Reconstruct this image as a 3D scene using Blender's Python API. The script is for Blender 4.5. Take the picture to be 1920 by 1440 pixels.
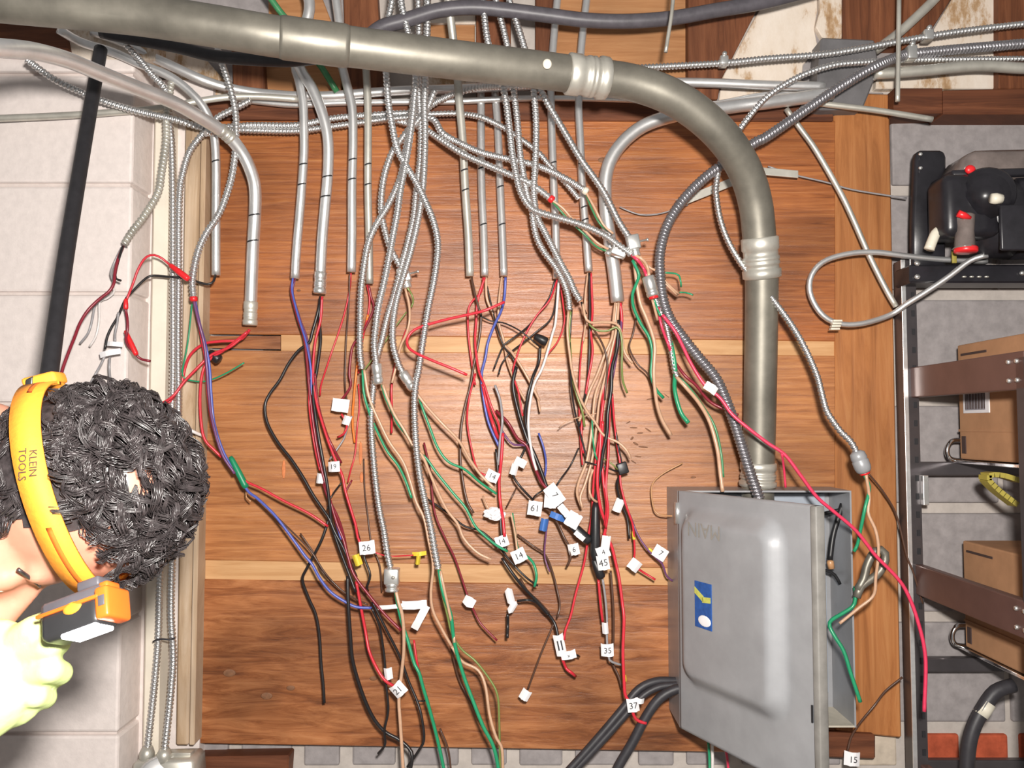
import bpy, bmesh, math, random
from mathutils import Vector, Matrix, noise
random.seed(7)
R = math.radians
for o in list(bpy.data.objects): bpy.data.objects.remove(o)
SC = bpy.context.scene
COL = SC.collection
V3 = Vector

# ------------------------------------------------------------------ camera, world, light, exposure
F, DIST, CZ, PITCH = 1550.0, 1.55, 1.5, R(3.0)
cd = bpy.data.cameras.new('camera'); cam = bpy.data.objects.new('camera', cd); COL.objects.link(cam)
cd.sensor_width = 36; cd.lens = 36 * F / 1920; cd.clip_start = .02
cam.location = (0, -DIST, CZ); cam.rotation_euler = (R(90) + PITCH, 0, 0)
SC.camera = cam
wd = bpy.data.worlds.new('world'); SC.world = wd; wd.use_nodes = True
bg = wd.node_tree.nodes['Background']; bg.inputs[0].default_value = (1.0, .96, .93, 1); bg.inputs[1].default_value = .14
fl = bpy.data.lights.new('camera_flash', 'POINT'); fl.shadow_soft_size = .035; fl.energy = 92; fl.color = (1, .95, .89)
flo = bpy.data.objects.new('camera_flash', fl); COL.objects.link(flo)
flo.location = (.06, -DIST - .02, CZ + .13); flo.rotation_euler = (R(90), 0, 0)
vs = SC.view_settings
vs.view_transform = 'Standard'; vs.look = 'None'; vs.exposure = .6; vs.gamma = 1; vs.use_curve_mapping = False

CP, SP = math.cos(PITCH), math.sin(PITCH)
def P(px, py, d=0.0):
    """world point that stands d metres in front of the board's face and is seen at pixel px,py"""
    a = (px - 960) / F; b = -(py - 720) / F
    dx, dy, dz = a, CP - b * SP, SP + b * CP
    t = (DIST - d) / dy
    return V3((dx * t, -d, CZ + dz * t))
def PPM(d): return F / (DIST - d)          # pixels per metre at depth d

# ------------------------------------------------------------------ materials
MATS = {}
def nt(name):
    m = bpy.data.materials.new(name); m.use_nodes = True
    n = m.node_tree; return m, n, n.nodes['Principled BSDF']
def tex(n, scale, stretch=(1, 1, 1), detail=5, rough=.6, kind='ShaderNodeTexNoise'):
    tc = n.nodes.new('ShaderNodeTexCoord'); mp = n.nodes.new('ShaderNodeMapping')
    mp.inputs['Scale'].default_value = stretch
    g = n.nodes.new('ShaderNodeNewGeometry')
    n.links.new(g.outputs['Position'], mp.inputs['Vector'])
    t = n.nodes.new(kind); t.inputs['Scale'].default_value = scale
    if kind == 'ShaderNodeTexNoise':
        t.inputs['Detail'].default_value = detail; t.inputs['Roughness'].default_value = rough
    n.links.new(mp.outputs[0], t.inputs['Vector']); return t
def ramp(n, src, stops):
    r = n.nodes.new('ShaderNodeValToRGB'); e = r.color_ramp.elements
    e[0].position, e[0].color = stops[0][0], (*stops[0][1], 1)
    e[1].position, e[1].color = stops[-1][0], (*stops[-1][1], 1)
    for p, c in stops[1:-1]:
        k = e.new(p); k.color = (*c, 1)
    n.links.new(src, r.inputs[0]); return r
def bump(n, b, src, strength, dist):
    k = n.nodes.new('ShaderNodeBump'); k.inputs['Strength'].default_value = strength; k.inputs['Distance'].default_value = dist
    n.links.new(src, k.inputs['Height']); n.links.new(k.outputs[0], b.inputs['Normal'])
def mat(name, c, rough=.5, metal=0, var=.15, scale=40, bmp=.1, stretch=(1, 1, 1), spec=.5, emit=None, coat=0):
    if name in MATS: return MATS[name]
    m, n, b = nt(name)
    t = tex(n, scale, stretch)
    lo = tuple(x * (1 - var) for x in c); hi = tuple(min(1, x * (1 + var)) for x in c)
    r = ramp(n, t.outputs[0], [(.3, lo), (.7, hi)])
    n.links.new(r.outputs[0], b.inputs['Base Color'])
    b.inputs['Roughness'].default_value = rough; b.inputs['Metallic'].default_value = metal
    b.inputs['Specular IOR Level'].default_value = spec
    if coat: b.inputs['Coat Weight'].default_value = coat; b.inputs['Coat Roughness'].default_value = .2
    if bmp: bump(n, b, t.outputs[0], bmp, .002)
    if emit:
        b.inputs['Emission Color'].default_value = (*c, 1); b.inputs['Emission Strength'].default_value = emit
    MATS[name] = m; return m
def wood(name, cols, stretch, scale, rough=.42, bmp=.25, spec=.4, blot=.5):
    m, n, b = nt(name)
    t = tex(n, scale, stretch, 8, .68)
    t2 = tex(n, 3.2, (1, 1, 1.6) if stretch[0] < stretch[2] else (1.6, 1, 1), 4, .55)
    t.inputs['Distortion'].default_value = .9
    r = ramp(n, t.outputs[0], cols)
    mx = n.nodes.new('ShaderNodeMix'); mx.data_type = 'RGBA'; mx.blend_type = 'MULTIPLY'; mx.inputs[0].default_value = blot
    r2 = ramp(n, t2.outputs[0], [(.32, (.38, .34, .32)), (.62, (1.15, 1.1, 1.05))])
    n.links.new(r.outputs[0], mx.inputs[6]); n.links.new(r2.outputs[0], mx.inputs[7])
    n.links.new(mx.outputs[2], b.inputs['Base Color'])
    b.inputs['Roughness'].default_value = rough; b.inputs['Specular IOR Level'].default_value = spec
    bump(n, b, t.outputs[0], bmp, .003)
    MATS[name] = m; return m
H = (.9, 1, 14); VV = (14, 1, .9)
wood('plywood', [(.27, (.17, .050, .013)), (.45, (.33, .108, .031)), (.58, (.43, .155, .046)), (.76, (.54, .235, .08))], (.8, 1, 20), 6, .36, .35, .6, .65)
wood('plywood_light', [(.27, (.21, .072, .02)), (.45, (.37, .142, .046)), (.58, (.47, .20, .07)), (.76, (.57, .285, .115))], (.8, 1, 18), 6, .36, .35, .6, .6)
wood('plywood_knotty', [(.28, (.085, .026, .009)), (.44, (.26, .088, .028)), (.58, (.40, .16, .06)), (.78, (.50, .23, .10))], (1.3, 1, 11), 5, .38, .4, .55, .85)
wood('pale_wood', [(.3, (.48, .25, .105)), (.7, (.66, .40, .20))], H, 5, .5, .15, .3, .2)
wood('post_wood', [(.28, (.26, .094, .028)), (.5, (.41, .162, .053)), (.75, (.52, .24, .09))], VV, 4, .45, .25, .4, .35)
wood('dark_wood', [(.28, (.06, .02, .011)), (.5, (.14, .048, .022)), (.78, (.24, .09, .042))], H, 4, .6, .4, .3, .5)
wood('dark_stud', [(.28, (.07, .024, .012)), (.5, (.17, .06, .026)), (.78, (.28, .11, .05))], VV, 4, .6, .4, .3, .5)
wood('tan_board', [(.28, (.3, .13, .05)), (.5, (.42, .2, .085)), (.78, (.52, .28, .13))], H, 4, .55, .3, .3, .4)
wood('weathered_wood', [(.28, (.28, .18, .1)), (.48, (.50, .37, .25)), (.7, (.66, .54, .42))], VV, 3, .7, .4, .2, .5)
def wash():
    m, n, b = nt('whitewash')
    t = tex(n, 9, (1.6, 1, .7), 8, .7)
    r = ramp(n, t.outputs[0], [(.30, (.22, .11, .045)), (.40, (.45, .29, .16)), (.47, (.70, .60, .50)), (.7, (.8, .72, .64))])
    n.links.new(r.outputs[0], b.inputs['Base Color']); b.inputs['Roughness'].default_value = .8
    bump(n, b, t.outputs[0], .5, .004); MATS['whitewash'] = m
wash()
mat('white_block', (.75, .675, .645), .75, 0, .06, 60, .5, spec=.25)
mat('grey_block', (.30, .275, .275), .8, 0, .16, 45, .6, spec=.2)
mat('mortar', (.47, .425, .39), .85, 0, .1, 50, .4, spec=.2)
mat('white_mortar', (.66, .585, .55), .85, 0, .08, 50, .4, spec=.2)
mat('brick', (.42, .085, .04), .85, 0, .35, 30, .5, spec=.2)
mat('brick_painted', (.55, .47, .38), .85, 0, .2, 30, .5, spec=.2)
mat('cream_paint', (.78, .71, .60), .6, 0, .06, 20, .15, spec=.3)
mat('concrete', (.22, .2, .18), .9, 0, .2, 8, .3)
mat('emt', (.80, .80, .80), .38, .82, .10, 25, .02)
mat('emt_old', (.58, .56, .50), .42, .6, .22, 18, .05)
mat('emt_rigid', (.23, .215, .18), .45, .55, .28, 14, .10)
mat('zinc', (.82, .82, .80), .3, .85, .08, 40, .08)
mat('armor', (.72, .72, .72), .34, .95, .06, 60, .05)
mat('armor_dark', (.33, .32, .34), .32, .8, .1, 60, .05)
mat('marker', (.015, .015, .018), .6, 0, .1)
mat('cable_black', (.03, .028, .033), .5, 0, .2, 60, .1)
mat('cable_grey', (.085, .078, .09), .45, 0, .2, 60, .1)
mat('pole_black', (.02, .019, .022), .55, 0, .25, 60, .1)
mat('grey_paint', (.31, .315, .33), .38, .1, .1, 16, .12, spec=.5)
mat('grey_paint_inside', (.36, .40, .46), .5, .1, .12, 12, .1)
mat('junction_grey', (.15, .145, .15), .5, .2, .2, 20, .15)
mat('worn_edge', (.215, .205, .19), .6, 0, .2, 30, .2)
mat('dirty_floor', (.5, .46, .38), .7, 0, .2, 20, .2)
WC = dict(red=(.60, .028, .045), pink=(.66, .04, .10), dark_red=(.22, .016, .03), black=(.016, .014, .015), tan=(.56, .345, .225),
          white=(.72, .68, .66), green=(.02, .28, .13), olive=(.18, .23, .065), blue=(.08, .11, .42), purple=(.16, .06, .16),
          brown=(.09, .045, .03), grey=(.30, .29, .30), orange=(.8, .2, .03), copper=(.5, .27, .13), dim_green=(.05, .22, .09))
for k, c in WC.items(): mat('wire_' + k, c, .33, 0, .1, 120, .03)
mat('tag_paper', (.86, .85, .87), .6, 0, .03, 60, .1)
mat('blue_tape', (.05, .16, .48), .5, 0, .1)
mat('yellow_tape', (.75, .58, .05), .5, 0, .1)
mat('black_tape', (.014, .014, .016), .4, 0, .2)
mat('green_tape', (.01, .22, .1), .4, 0, .1)
mat('red_plastic', (.72, .02, .025), .35, 0, .08)
mat('black_plastic', (.018, .017, .021), .32, 0, .3, 30, .15)
mat('smoke_plastic', (.16, .13, .12), .2, 0, .3, 30, .1)
mat('ivory_plastic', (.7, .66, .55), .4, 0, .08)
mat('rack_steel', (.10, .09, .095), .33, .6, .15, 20, .1)
mat('rack_brown', (.135, .072, .06), .42, .2, .12, 20, .1)
mat('rack_edge', (.8, .8, .8), .3, .7, .1, 90, .1)
mat('chrome', (.85, .85, .86), .12, 1, .03)
mat('cardboard', (.42, .225, .12), .8, 0, .1, 25, .12, spec=.2)
mat('ink', (.06, .035, .03), .8, 0, .1)
mat('label_white', (.8, .78, .8), .6, 0, .02)
mat('label_grey', (.33, .32, .36), .6, 0, .1, 200, 0, (30, 1, 1))
mat('skin', (.58, .27, .185), .48, 0, .08, 35, .12, spec=.4)
mat('hair', (.040, .033, .034), .34, 0, .55, 160, .05, spec=.7)
mat('strap_orange', (.95, .33, .03), .7, 0, .05, 160, .2)
mat('strap_groove', (.72, .13, .008), .8, 0, .05, 160, .2)
mat('lamp_grey', (.10, .095, .11), .45, 0, .1)
mat('lamp_black', (.03, .03, .032), .35, 0, .1)
mat('lamp_orange', (.88, .16, .02), .35, 0, .05)
mat('lamp_lens', (1, 1, 1), .2, 0, 0, 10, 0, emit=6)
mat('glove', (.66, .78, .34), .75, 0, .06, 120, .25, spec=.2)
mat('shirt', (.03, .033, .04), .85, 0, .15)
mat('trousers', (.04, .05, .08), .85, 0, .15)
mat('eye_white', (.75, .73, .7), .25, 0, .02)
mat('lip', (.45, .16, .13), .5, 0, .05)
mat('sticker_blue', (.02, .09, .33), .5, 0, .25, 120, .05)
mat('sticker_yellow', (.55, .55, .12), .5, 0, .2, 120, .05)
mat('faded_ink', (.262, .24, .215), .8, 0, .12, 150, 0)
mat('yellow_strap', (.34, .28, .05), .6, 0, .15)

# ------------------------------------------------------------------ mesh helpers
ORG = {}
def ob(name, VF, m, parent=None, smooth=True, **tags):
    V, Fc = VF
    if parent is None:
        n = len(V); org = V3((sum(v[0] for v in V) / n, sum(v[1] for v in V) / n, min(v[2] for v in V)))
    else:
        n = len(V); org = V3((sum(v[0] for v in V) / n, sum(v[1] for v in V) / n, sum(v[2] for v in V) / n))
    me = bpy.data.meshes.new(name)
    me.from_pydata([tuple(V3(v) - org) for v in V], [], Fc)
    me.materials.append(MATS[m] if isinstance(m, str) else m)
    if smooth: me.polygons.foreach_set('use_smooth', [True] * len(me.polygons))
    me.update()
    o = bpy.data.objects.new(name, me); COL.objects.link(o)
    o.parent = parent
    o.location = org - (ORG[parent.name] if parent else V3())
    ORG[o.name] = org
    for k, v in tags.items(): o[k] = v
    return o
def empty(name, loc, label, cat, group=None):
    o = bpy.data.objects.new(name, None); o.empty_display_size = .05; COL.objects.link(o)
    o.location = loc; ORG[o.name] = V3(loc); o['label'] = label; o['category'] = cat
    if group: o['group'] = group
    return o
def join(*parts):
    V, Fc = [], []
    for v, f in parts:
        k = len(V); V += list(v); Fc += [tuple(i + k for i in q) for q in f]
    return V, Fc
def smoothpath(pts, step):
    """Catmull-Rom through pts (world vectors), resampled at an even step"""
    if len(pts) == 2: dense = [pts[0].lerp(pts[1], i / 20) for i in range(21)]
    else:
        q = [pts[0] * 2 - pts[1]] + pts + [pts[-1] * 2 - pts[-2]]
        dense = []
        for i in range(1, len(q) - 2):
            p0, p1, p2, p3 = q[i - 1:i + 3]
            for k in range(12):
                t = k / 12
                dense.append(.5 * ((2 * p1) + (p2 - p0) * t + (2 * p0 - 5 * p1 + 4 * p2 - p3) * t * t + (3 * p1 - p0 - 3 * p2 + p3) * t ** 3))
        dense.append(pts[-1].copy())
    L = [0]
    for a, b in zip(dense, dense[1:]): L.append(L[-1] + (b - a).length)
    n = max(2, int(L[-1] / step)); out = []; j = 0
    for i in range(n + 1):
        s = L[-1] * i / n
        while j < len(L) - 2 and L[j + 1] < s: j += 1
        w = (s - L[j]) / max(1e-9, L[j + 1] - L[j]); out.append(dense[j].lerp(dense[j + 1], min(1, max(0, w))))
    return out
def frames(path):
    T = []
    for i in range(len(path)):
        a = path[max(0, i - 1)]; b = path[min(len(path) - 1, i + 1)]; T.append((b - a).normalized())
    up = V3((0, -1, 0)) if abs(T[0].y) < .9 else V3((1, 0, 0))
    n = (up - T[0] * up.dot(T[0])).normalized(); out = []
    for t in T:
        n = (n - t * n.dot(t)).normalized(); out.append((t, n, t.cross(n)))
    return out
def tube(path, r, sides=8, prof=None):
    V, Fc = [], []
    fr = frames(path); N = len(path)
    cs = [(math.cos(2 * math.pi * k / sides), math.sin(2 * math.pi * k / sides)) for k in range(sides)]
    for i, (p, (t, a, b)) in enumerate(zip(path, fr)):
        rr = r if not isinstance(r, (list, tuple)) else r[i]
        for k, (c, s) in enumerate(cs):
            q = rr * prof(i, k) if prof else rr
            V.append(p + a * (c * q) + b * (s * q))
    for i in range(N - 1):
        for k in range(sides):
            k2 = (k + 1) % sides
            Fc.append((i * sides + k, i * sides + k2, (i + 1) * sides + k2, (i + 1) * sides + k))
    Fc.append(tuple(range(sides - 1, -1, -1))); Fc.append(tuple((N - 1) * sides + k for k in range(sides)))
    return V, Fc
def armor(path_pts, r, pitch=.0068, amp=1.0):
    """interlocked spiral armour: helical ridges that are really there"""
    per = 8; sides = 10
    path = smoothpath(path_pts, pitch / per)
    shape = [1 + (k - 1) * amp for k in (1.0, 1.015, 1.015, 1.0, .97, .82, .66, .82)]
    def prof(i, k):
        ph = (i / per + k / sides) % 1.0 * per
        a = int(ph) % per; w = ph - int(ph)
        return shape[a] * (1 - w) + shape[(a + 1) % per] * w
    VF = tube(path, r, sides, prof); n = (len(path) - 1) * sides
    # crests are rounded over, the V between two turns keeps its crease
    flags = [(((i // sides) + .5) / per + ((i % sides) + .5) / sides) % 1.0 < .53 for i in range(n)] + [False, False]
    return VF, flags
def lathe(p0, p1, prof, sides=16):
    path = [p0.lerp(p1, t) for t, _ in prof]
    fr = frames([p0, p1])[0]
    V, Fc = [], []
    for (t, r), p in zip(prof, path):
        for k in range(sides):
            an = 2 * math.pi * k / sides
            V.append(p + fr[1] * (math.cos(an) * r) + fr[2] * (math.sin(an) * r))
    for i in range(len(prof) - 1):
        for k in range(sides):
            k2 = (k + 1) % sides; Fc.append((i * sides + k, i * sides + k2, (i + 1) * sides + k2, (i + 1) * sides + k))
    Fc.append(tuple(range(sides - 1, -1, -1))); Fc.append(tuple((len(prof) - 1) * sides + k for k in range(sides)))
    return V, Fc
def obox(c, ax, ay, az, bev=0.0, seg=2):
    bm = bmesh.new(); bmesh.ops.create_cube(bm, size=2)
    M = Matrix((ax, ay, az)).transposed()
    for v in bm.verts: v.co = M @ v.co + c
    if M.determinant() < 0: bmesh.ops.reverse_faces(bm, faces=bm.faces)
    if bev: bmesh.ops.bevel(bm, geom=list(bm.edges), offset=bev, segments=seg, affect='EDGES', profile=.5)
    bm.verts.index_update()
    out = ([v.co.copy() for v in bm.verts], [tuple(v.index for v in f.verts) for f in bm.faces]); bm.free(); return out
X, Y, Z = V3((1, 0, 0)), V3((0, 1, 0)), V3((0, 0, 1))
def wbox(x0, x1, d0, d1, z0, z1, bev=.002):
    return obox(V3(((x0 + x1) / 2, -(d0 + d1) / 2, (z0 + z1) / 2)), X * (abs(x1 - x0) / 2), Y * (abs(d1 - d0) / 2), Z * (abs(z1 - z0) / 2), bev)
def prism(px, d, th, bev=.0015):
    """board: outline as seen at depth d, real thickness th behind it"""
    bm = bmesh.new()
    f = [bm.verts.new(P(x, y, d)) for x, y in px]; b = [bm.verts.new(v.co + Y * th) for v in f]
    n = len(f)
    bm.faces.new(f); bm.faces.new(b[::-1])
    for i in range(n): bm.faces.new((f[i], b[i], b[(i + 1) % n], f[(i + 1) % n]))
    bmesh.ops.recalc_face_normals(bm, faces=bm.faces)
    if bev: bmesh.ops.bevel(bm, geom=list(bm.edges), offset=bev, segments=1, affect='EDGES')
    bm.verts.index_update()
    out = ([v.co.copy() for v in bm.verts], [tuple(v.index for v in q.verts) for q in bm.faces]); bm.free(); return out
def ellip(c, a, b, e, su=16, sv=10):
    V = [c + e]; Fc = []
    for i in range(1, sv):
        th = math.pi * i / sv
        for k in range(su):
            ph = 2 * math.pi * k / su
            V.append(c + a * (math.sin(th) * math.cos(ph)) + b * (math.sin(th) * math.sin(ph)) + e * math.cos(th))
    V.append(c - e); L = len(V) - 1
    for k in range(su): Fc.append((0, 1 + k, 1 + (k + 1) % su))
    for i in range(sv - 2):
        for k in range(su):
            a0 = 1 + i * su
            Fc.append((a0 + k, a0 + su + k, a0 + su + (k + 1) % su, a0 + (k + 1) % su))
    a0 = 1 + (sv - 2) * su
    for k in range(su): Fc.append((a0 + k, L, a0 + (k + 1) % su))
    return V, Fc
def text(s, c, ax, ay, size, lift):
    """flat lettering as mesh: ax = reading direction, ay = up"""
    cu = bpy.data.curves.new('lettering', 'FONT'); cu.body = s; cu.size = size; cu.align_x = 'CENTER'; cu.align_y = 'CENTER'; cu.resolution_u = 2
    to = bpy.data.objects.new('tmp', cu); COL.objects.link(to)
    dg = bpy.context.evaluated_depsgraph_get(); me = to.evaluated_get(dg).to_mesh()
    V = [c + ax * v.co.x + ay * v.co.y + lift for v in me.vertices]; Fc = [tuple(p.vertices) for p in me.polygons]
    to.evaluated_get(dg).to_mesh_clear(); bpy.data.objects.remove(to); bpy.data.curves.remove(cu)
    return V, Fc
def pts(s, d0, d1=None, wob=0.0, seed=0):
    """'x,y x,y,d ...' -> world points; depth runs from d0 to d1 unless a point names its own"""
    q = [tuple(float(k) for k in w.split(',')) for w in s.split()]
    d1 = d0 if d1 is None else d1; n = len(q) - 1; out = []; rnd = random.Random(seed)
    p1, p2 = rnd.random() * 6, rnd.random() * 6
    for i, w in enumerate(q):
        t = i / max(1, n)
        d = w[2] if len(w) > 2 else d0 + (d1 - d0) * t + wob * math.sin(p1 + t * 7) * (0 if i == 0 else 1)
        out.append(P(w[0], w[1], d))
    return out

# ------------------------------------------------------------------ the setting
S = dict(kind='structure')
def wallroot(name, loc=(0, 0, 0)):
    o = bpy.data.objects.new(name, None); COL.objects.link(o); o.location = loc; ORG[o.name] = V3(loc); o['kind'] = 'structure'; return o
ob('floor', wbox(-2.2, 2.2, -.3, 2.6, -.06, 0, 0), 'concrete', None, False, **S)
# grey painted block wall behind everything
zj = [P(1790, 1365, -.03).z + k * (P(1790, 555, -.03).z - P(1790, 1365, -.03).z) / 4 for k in range(-4, 9)]
wb = ob('wall_back', wbox(-1.9, 2.0, -.2, -.034, 0, 2.45, 0), 'mortar', None, False, **S)
for i in range(len(zj) - 1):
    off = .2 if i % 2 else 0
    if i == 3: continue
    for k in range(-5, 6):
        x0, x1 = k * .4 + off + .13, (k + 1) * .4 + off + .13
        if x1 < -.75 or x0 > 1.95: continue
        if -.62 < x0 and x1 < .6 and zj[i] > .95: continue
        ob('concrete_block', wbox(x0 + .006, x1 - .006, -.06, -.026, zj[i] + .012, zj[i + 1] - .008, .004), 'grey_block', wb, False)
# row of bricks under the blocks, some of them painted over
zb0, zb1 = P(1790, 1434, -.03).z, P(1790, 1372, -.03).z
x = -.7; k = 0
while x < 1.9:
    w = .078 + .014 * ((k * 7) % 3)
    px = 960 + x * PPM(-.03); bare = (px > 1570) and (k % 4 != 1)
    ob('brick', wbox(x, x + w - .012, -.06, -.027 + .002 * (k % 2), zb0, zb1 - .004, .004), 'brick' if bare else ('grey_block' if px < 1500 else 'brick_painted'), wb, False)
    x += w + .012; k += 1
for row in (1, 2, 3):
    for k in range(-4, 10):
        ob('brick', wbox(k * .2 + .1 * (row % 2), k * .2 + .19 + .1 * (row % 2), -.06, -.028, zb0 - row * .072, zb1 - row * .072 - .01, .004), 'brick_painted', wb, False)
# white painted block pier on the left
DP = .085
pjy = [-180, -60, 138, 345, 550, 757, 963, 1170, 1376, 1585, 1790]
xe0, ze0 = P(247, 345, DP).x, 0
wl = ob('wall_left', wbox(-1.9, xe0 - .006, -.034, DP - .008, 0, 2.3, 0), 'white_mortar', None, False, **S)
for i in range(len(pjy) - 1):
    z1, z0 = P(200, pjy[i], DP).z, P(200, pjy[i + 1], DP).z
    cuts = [-1.9, -1.25, -.82 if i % 2 else -1.0, xe0]
    if i not in (2,): cuts = [-1.9, -1.22 + .2 * (i % 2), xe0]
    for a, b in zip(cuts, cuts[1:]):
        ob('painted_block', wbox(a + .003, b - (.003 if b != xe0 else 0), -.03, DP + .002 * ((i * 5) % 3 - 1), z0 + .003, z1 - .003, .005), 'white_block', wl, False)
ob('wall_niche', prism([(238, 150), (400, 150), (372, 1480), (225, 1480)], .004, .03, 0), 'white_block', None, False, **S)
ob('trim_1', prism([(289, 200), (318, 200), (294, 1480), (264, 1480)], .045, .05, .004), 'cream_paint', None, False, **S)
ob('trim_2', prism([(347, 222), (376, 222), (353, 1398), (329, 1398)], .028, .04, .003), 'weathered_wood', None, False, **S)
ob('trim_3', prism([(377, 222), (387, 222), (364, 1398), (354, 1398)], .036, .045, .002), 'weathered_wood', None, False, **S)

# plywood backboard: three sheets and the two pale strips between them
bb = empty('plywood_backboard', P(970, 1396, -.01), 'large orange-brown plywood backboard behind all the hanging wires', 'backboard')
ob('plywood_sheet', prism([(386, 226), (1566, 226), (1566, 640), (378, 626)], 0, .018), 'plywood', bb, False)
ob('plywood_sheet', prism([(378, 656), (1566, 667), (1566, 1071), (369, 1050)], 0, .018), 'plywood_light', bb, False)
ob('plywood_sheet', prism([(369, 1086), (1566, 1102), (1566, 1414), (361, 1394)], 0, .018), 'plywood_knotty', bb, False)
ob('joint_strip', prism([(527, 624), (1566, 638), (1566, 669), (527, 662)], -.003, .015, 0), 'pale_wood', bb, False)
ob('joint_strip', prism([(378, 630), (526, 630), (526, 655), (378, 652)], -.002, .015, 0), 'plywood_knotty', bb, False)
ob('joint_strip', prism([(369, 1048), (1566, 1069), (1566, 1104), (369, 1088)], -.003, .015, 0), 'pale_wood', bb, False)
mat('smudge', (.19, .085, .04), .7, 0, .3, 90, .1)
mat('crayon', (.62, .20, .07), .7, 0, .2, 90, .1)
rs = random.Random(3)
for x, y, w, h in ((1188, 802, 12, 3), (1200, 812, 9, 3), (1215, 806, 7, 4), (1185, 822, 6, 6), (1192, 832, 8, 5), (1206, 838, 9, 4), (1196, 856, 7, 3), (1188, 866, 6, 3), (1178, 792, 5, 3), (1220, 748, 10, 3), (1250, 742, 6, 2), (1300, 895, 6, 4)):
    ob('pencil_smudge', ellip(P(x, y, .0003), V3((w * rs.uniform(.5, 1) / 1000, 0, rs.uniform(-.004, .003))), Y * .0006, Z * (h / 2200), 10, 6), 'smudge', bb)
for x, y, h in ((532, 880, 18), (676, 850, 22), (678, 895, 10), (600, 868, 16), (620, 930, 14)):
    ob('crayon_mark', ellip(P(x, y, .0003), X * .0035, Y * .0006, Z * (h / 1000), 10, 6), 'crayon', bb)
for x, y, r in ((500, 1305, 11), (545, 1290, 8), (430, 1262, 12), (700, 1272, 7), (1130, 300, 9), (560, 545, 4)):
    ob('wood_knot', ellip(P(x, y, .0002), X * (r / 1000), Y * .0008, Z * (r / 1700), 14, 6), 'smudge', bb)
ob('trim_4', prism([(1563, 172), (1668, 176), (1691, 1384), (1566, 1372)], -.0005, .03, .003), 'post_wood', None, False, **S)
ob('trim_5', prism([(1530, 1372), (1642, 1378), (1642, 1424), (1530, 1420)], .012, .04, .003), 'dark_wood', None, False, **S)
ob('trim_6', prism([(366, 1420), (542, 1417), (538, 1476), (366, 1476)], .01, .04, .003), 'dark_wood', None, False, **S)

# framing and old sheathing above the backboard
up = ob('wall_upper', prism([(-160, -260), (2080, -260), (2080, 232), (-160, 232)], -.045, .02, 0), 'dark_wood', None, False, **S)
def board(px, d, th, m): return ob('board', prism(px, d, th), m, up, False)
board([(388, 184), (1563, 190), (1563, 227), (388, 224)], .006, .04, 'dark_wood')
board([(1040, -120), (1294, -120), (1294, 186), (1040, 186)], -.02, .02, 'tan_board')
board([(1004, -120), (1042, -120), (1042, 188), (1004, 188)], .0, .04, 'dark_stud')
board([(806, 46), (890, 46), (890, 150), (806, 150)], -.025, .02, 'tan_board')
board([(800, 12), (892, 12), (892, 44), (800, 44)], -.02, .02, 'whitewash')
board([(790, 140), (930, 144), (930, 163), (790, 160)], -.012, .02, 'whitewash')
board([(893, -120), (958, -120), (958, 188), (893, 188)], -.005, .035, 'dark_stud')
board([(1290, -120), (1490, -120), (1352, 150), (1346, 186), (1290, 186)], .004, .04, 'dark_stud')
board([(1492, -120), (1531, -120), (1533, 20), (1527, 55), (1534, 88), (1506, 122), (1500, 188), (1348, 188), (1354, 146), (1424, 18)], -.02, .025, 'whitewash')
board([(1534, -120), (1580, -120), (1580, 72), (1542, 70), (1530, 50), (1538, 20)], -.012, .03, 'whitewash')
board([(1581, -120), (1690, -120), (1690, 90), (1581, 90)], -.004, .035, 'dark_stud')
board([(1700, -120), (1860, -120), (1740, 66), (1692, 92)], .006, .04, 'dark_stud')
board([(1856, -120), (1871, -120), (1873, 166), (1642, 166), (1646, 118), (1742, 70)], -.018, .025, 'whitewash')
board([(1873, -120), (2060, -120), (2060, 166), (1873, 166)], .0, .04, 'dark_stud')
board([(1676, 165), (1768, 165), (1768, 212), (1676, 214)], .025, .06, 'dark_wood')
board([(1769, 169), (2060, 162), (2060, 214), (1769, 214)], .03, .06, 'dark_wood')
board([(286, 70), (376, 100), (434, 165), (432, 190), (330, 160), (286, 120)], -.01, .02, 'whitewash')
board([(432, 60), (490, 60), (500, 222), (440, 222)], .0, .04, 'dark_stud')
board([(492, 100), (640, 100), (640, 176), (496, 176)], -.02, .02, 'tan_board')
board([(640, -120), (700, -120), (720, 188), (650, 188)], -.006, .035, 'dark_stud')
board([(500, -120), (560, -120), (640, 90), (505, 90)], -.02, .02, 'tan_board')
board([(-120, 30), (118, 44), (132, 112), (-120, 96)], .1, .09, 'dark_wood')
board([(120, 44), (290, 60), (290, 112), (124, 112)], .088, .05, 'whitewash')

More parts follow.
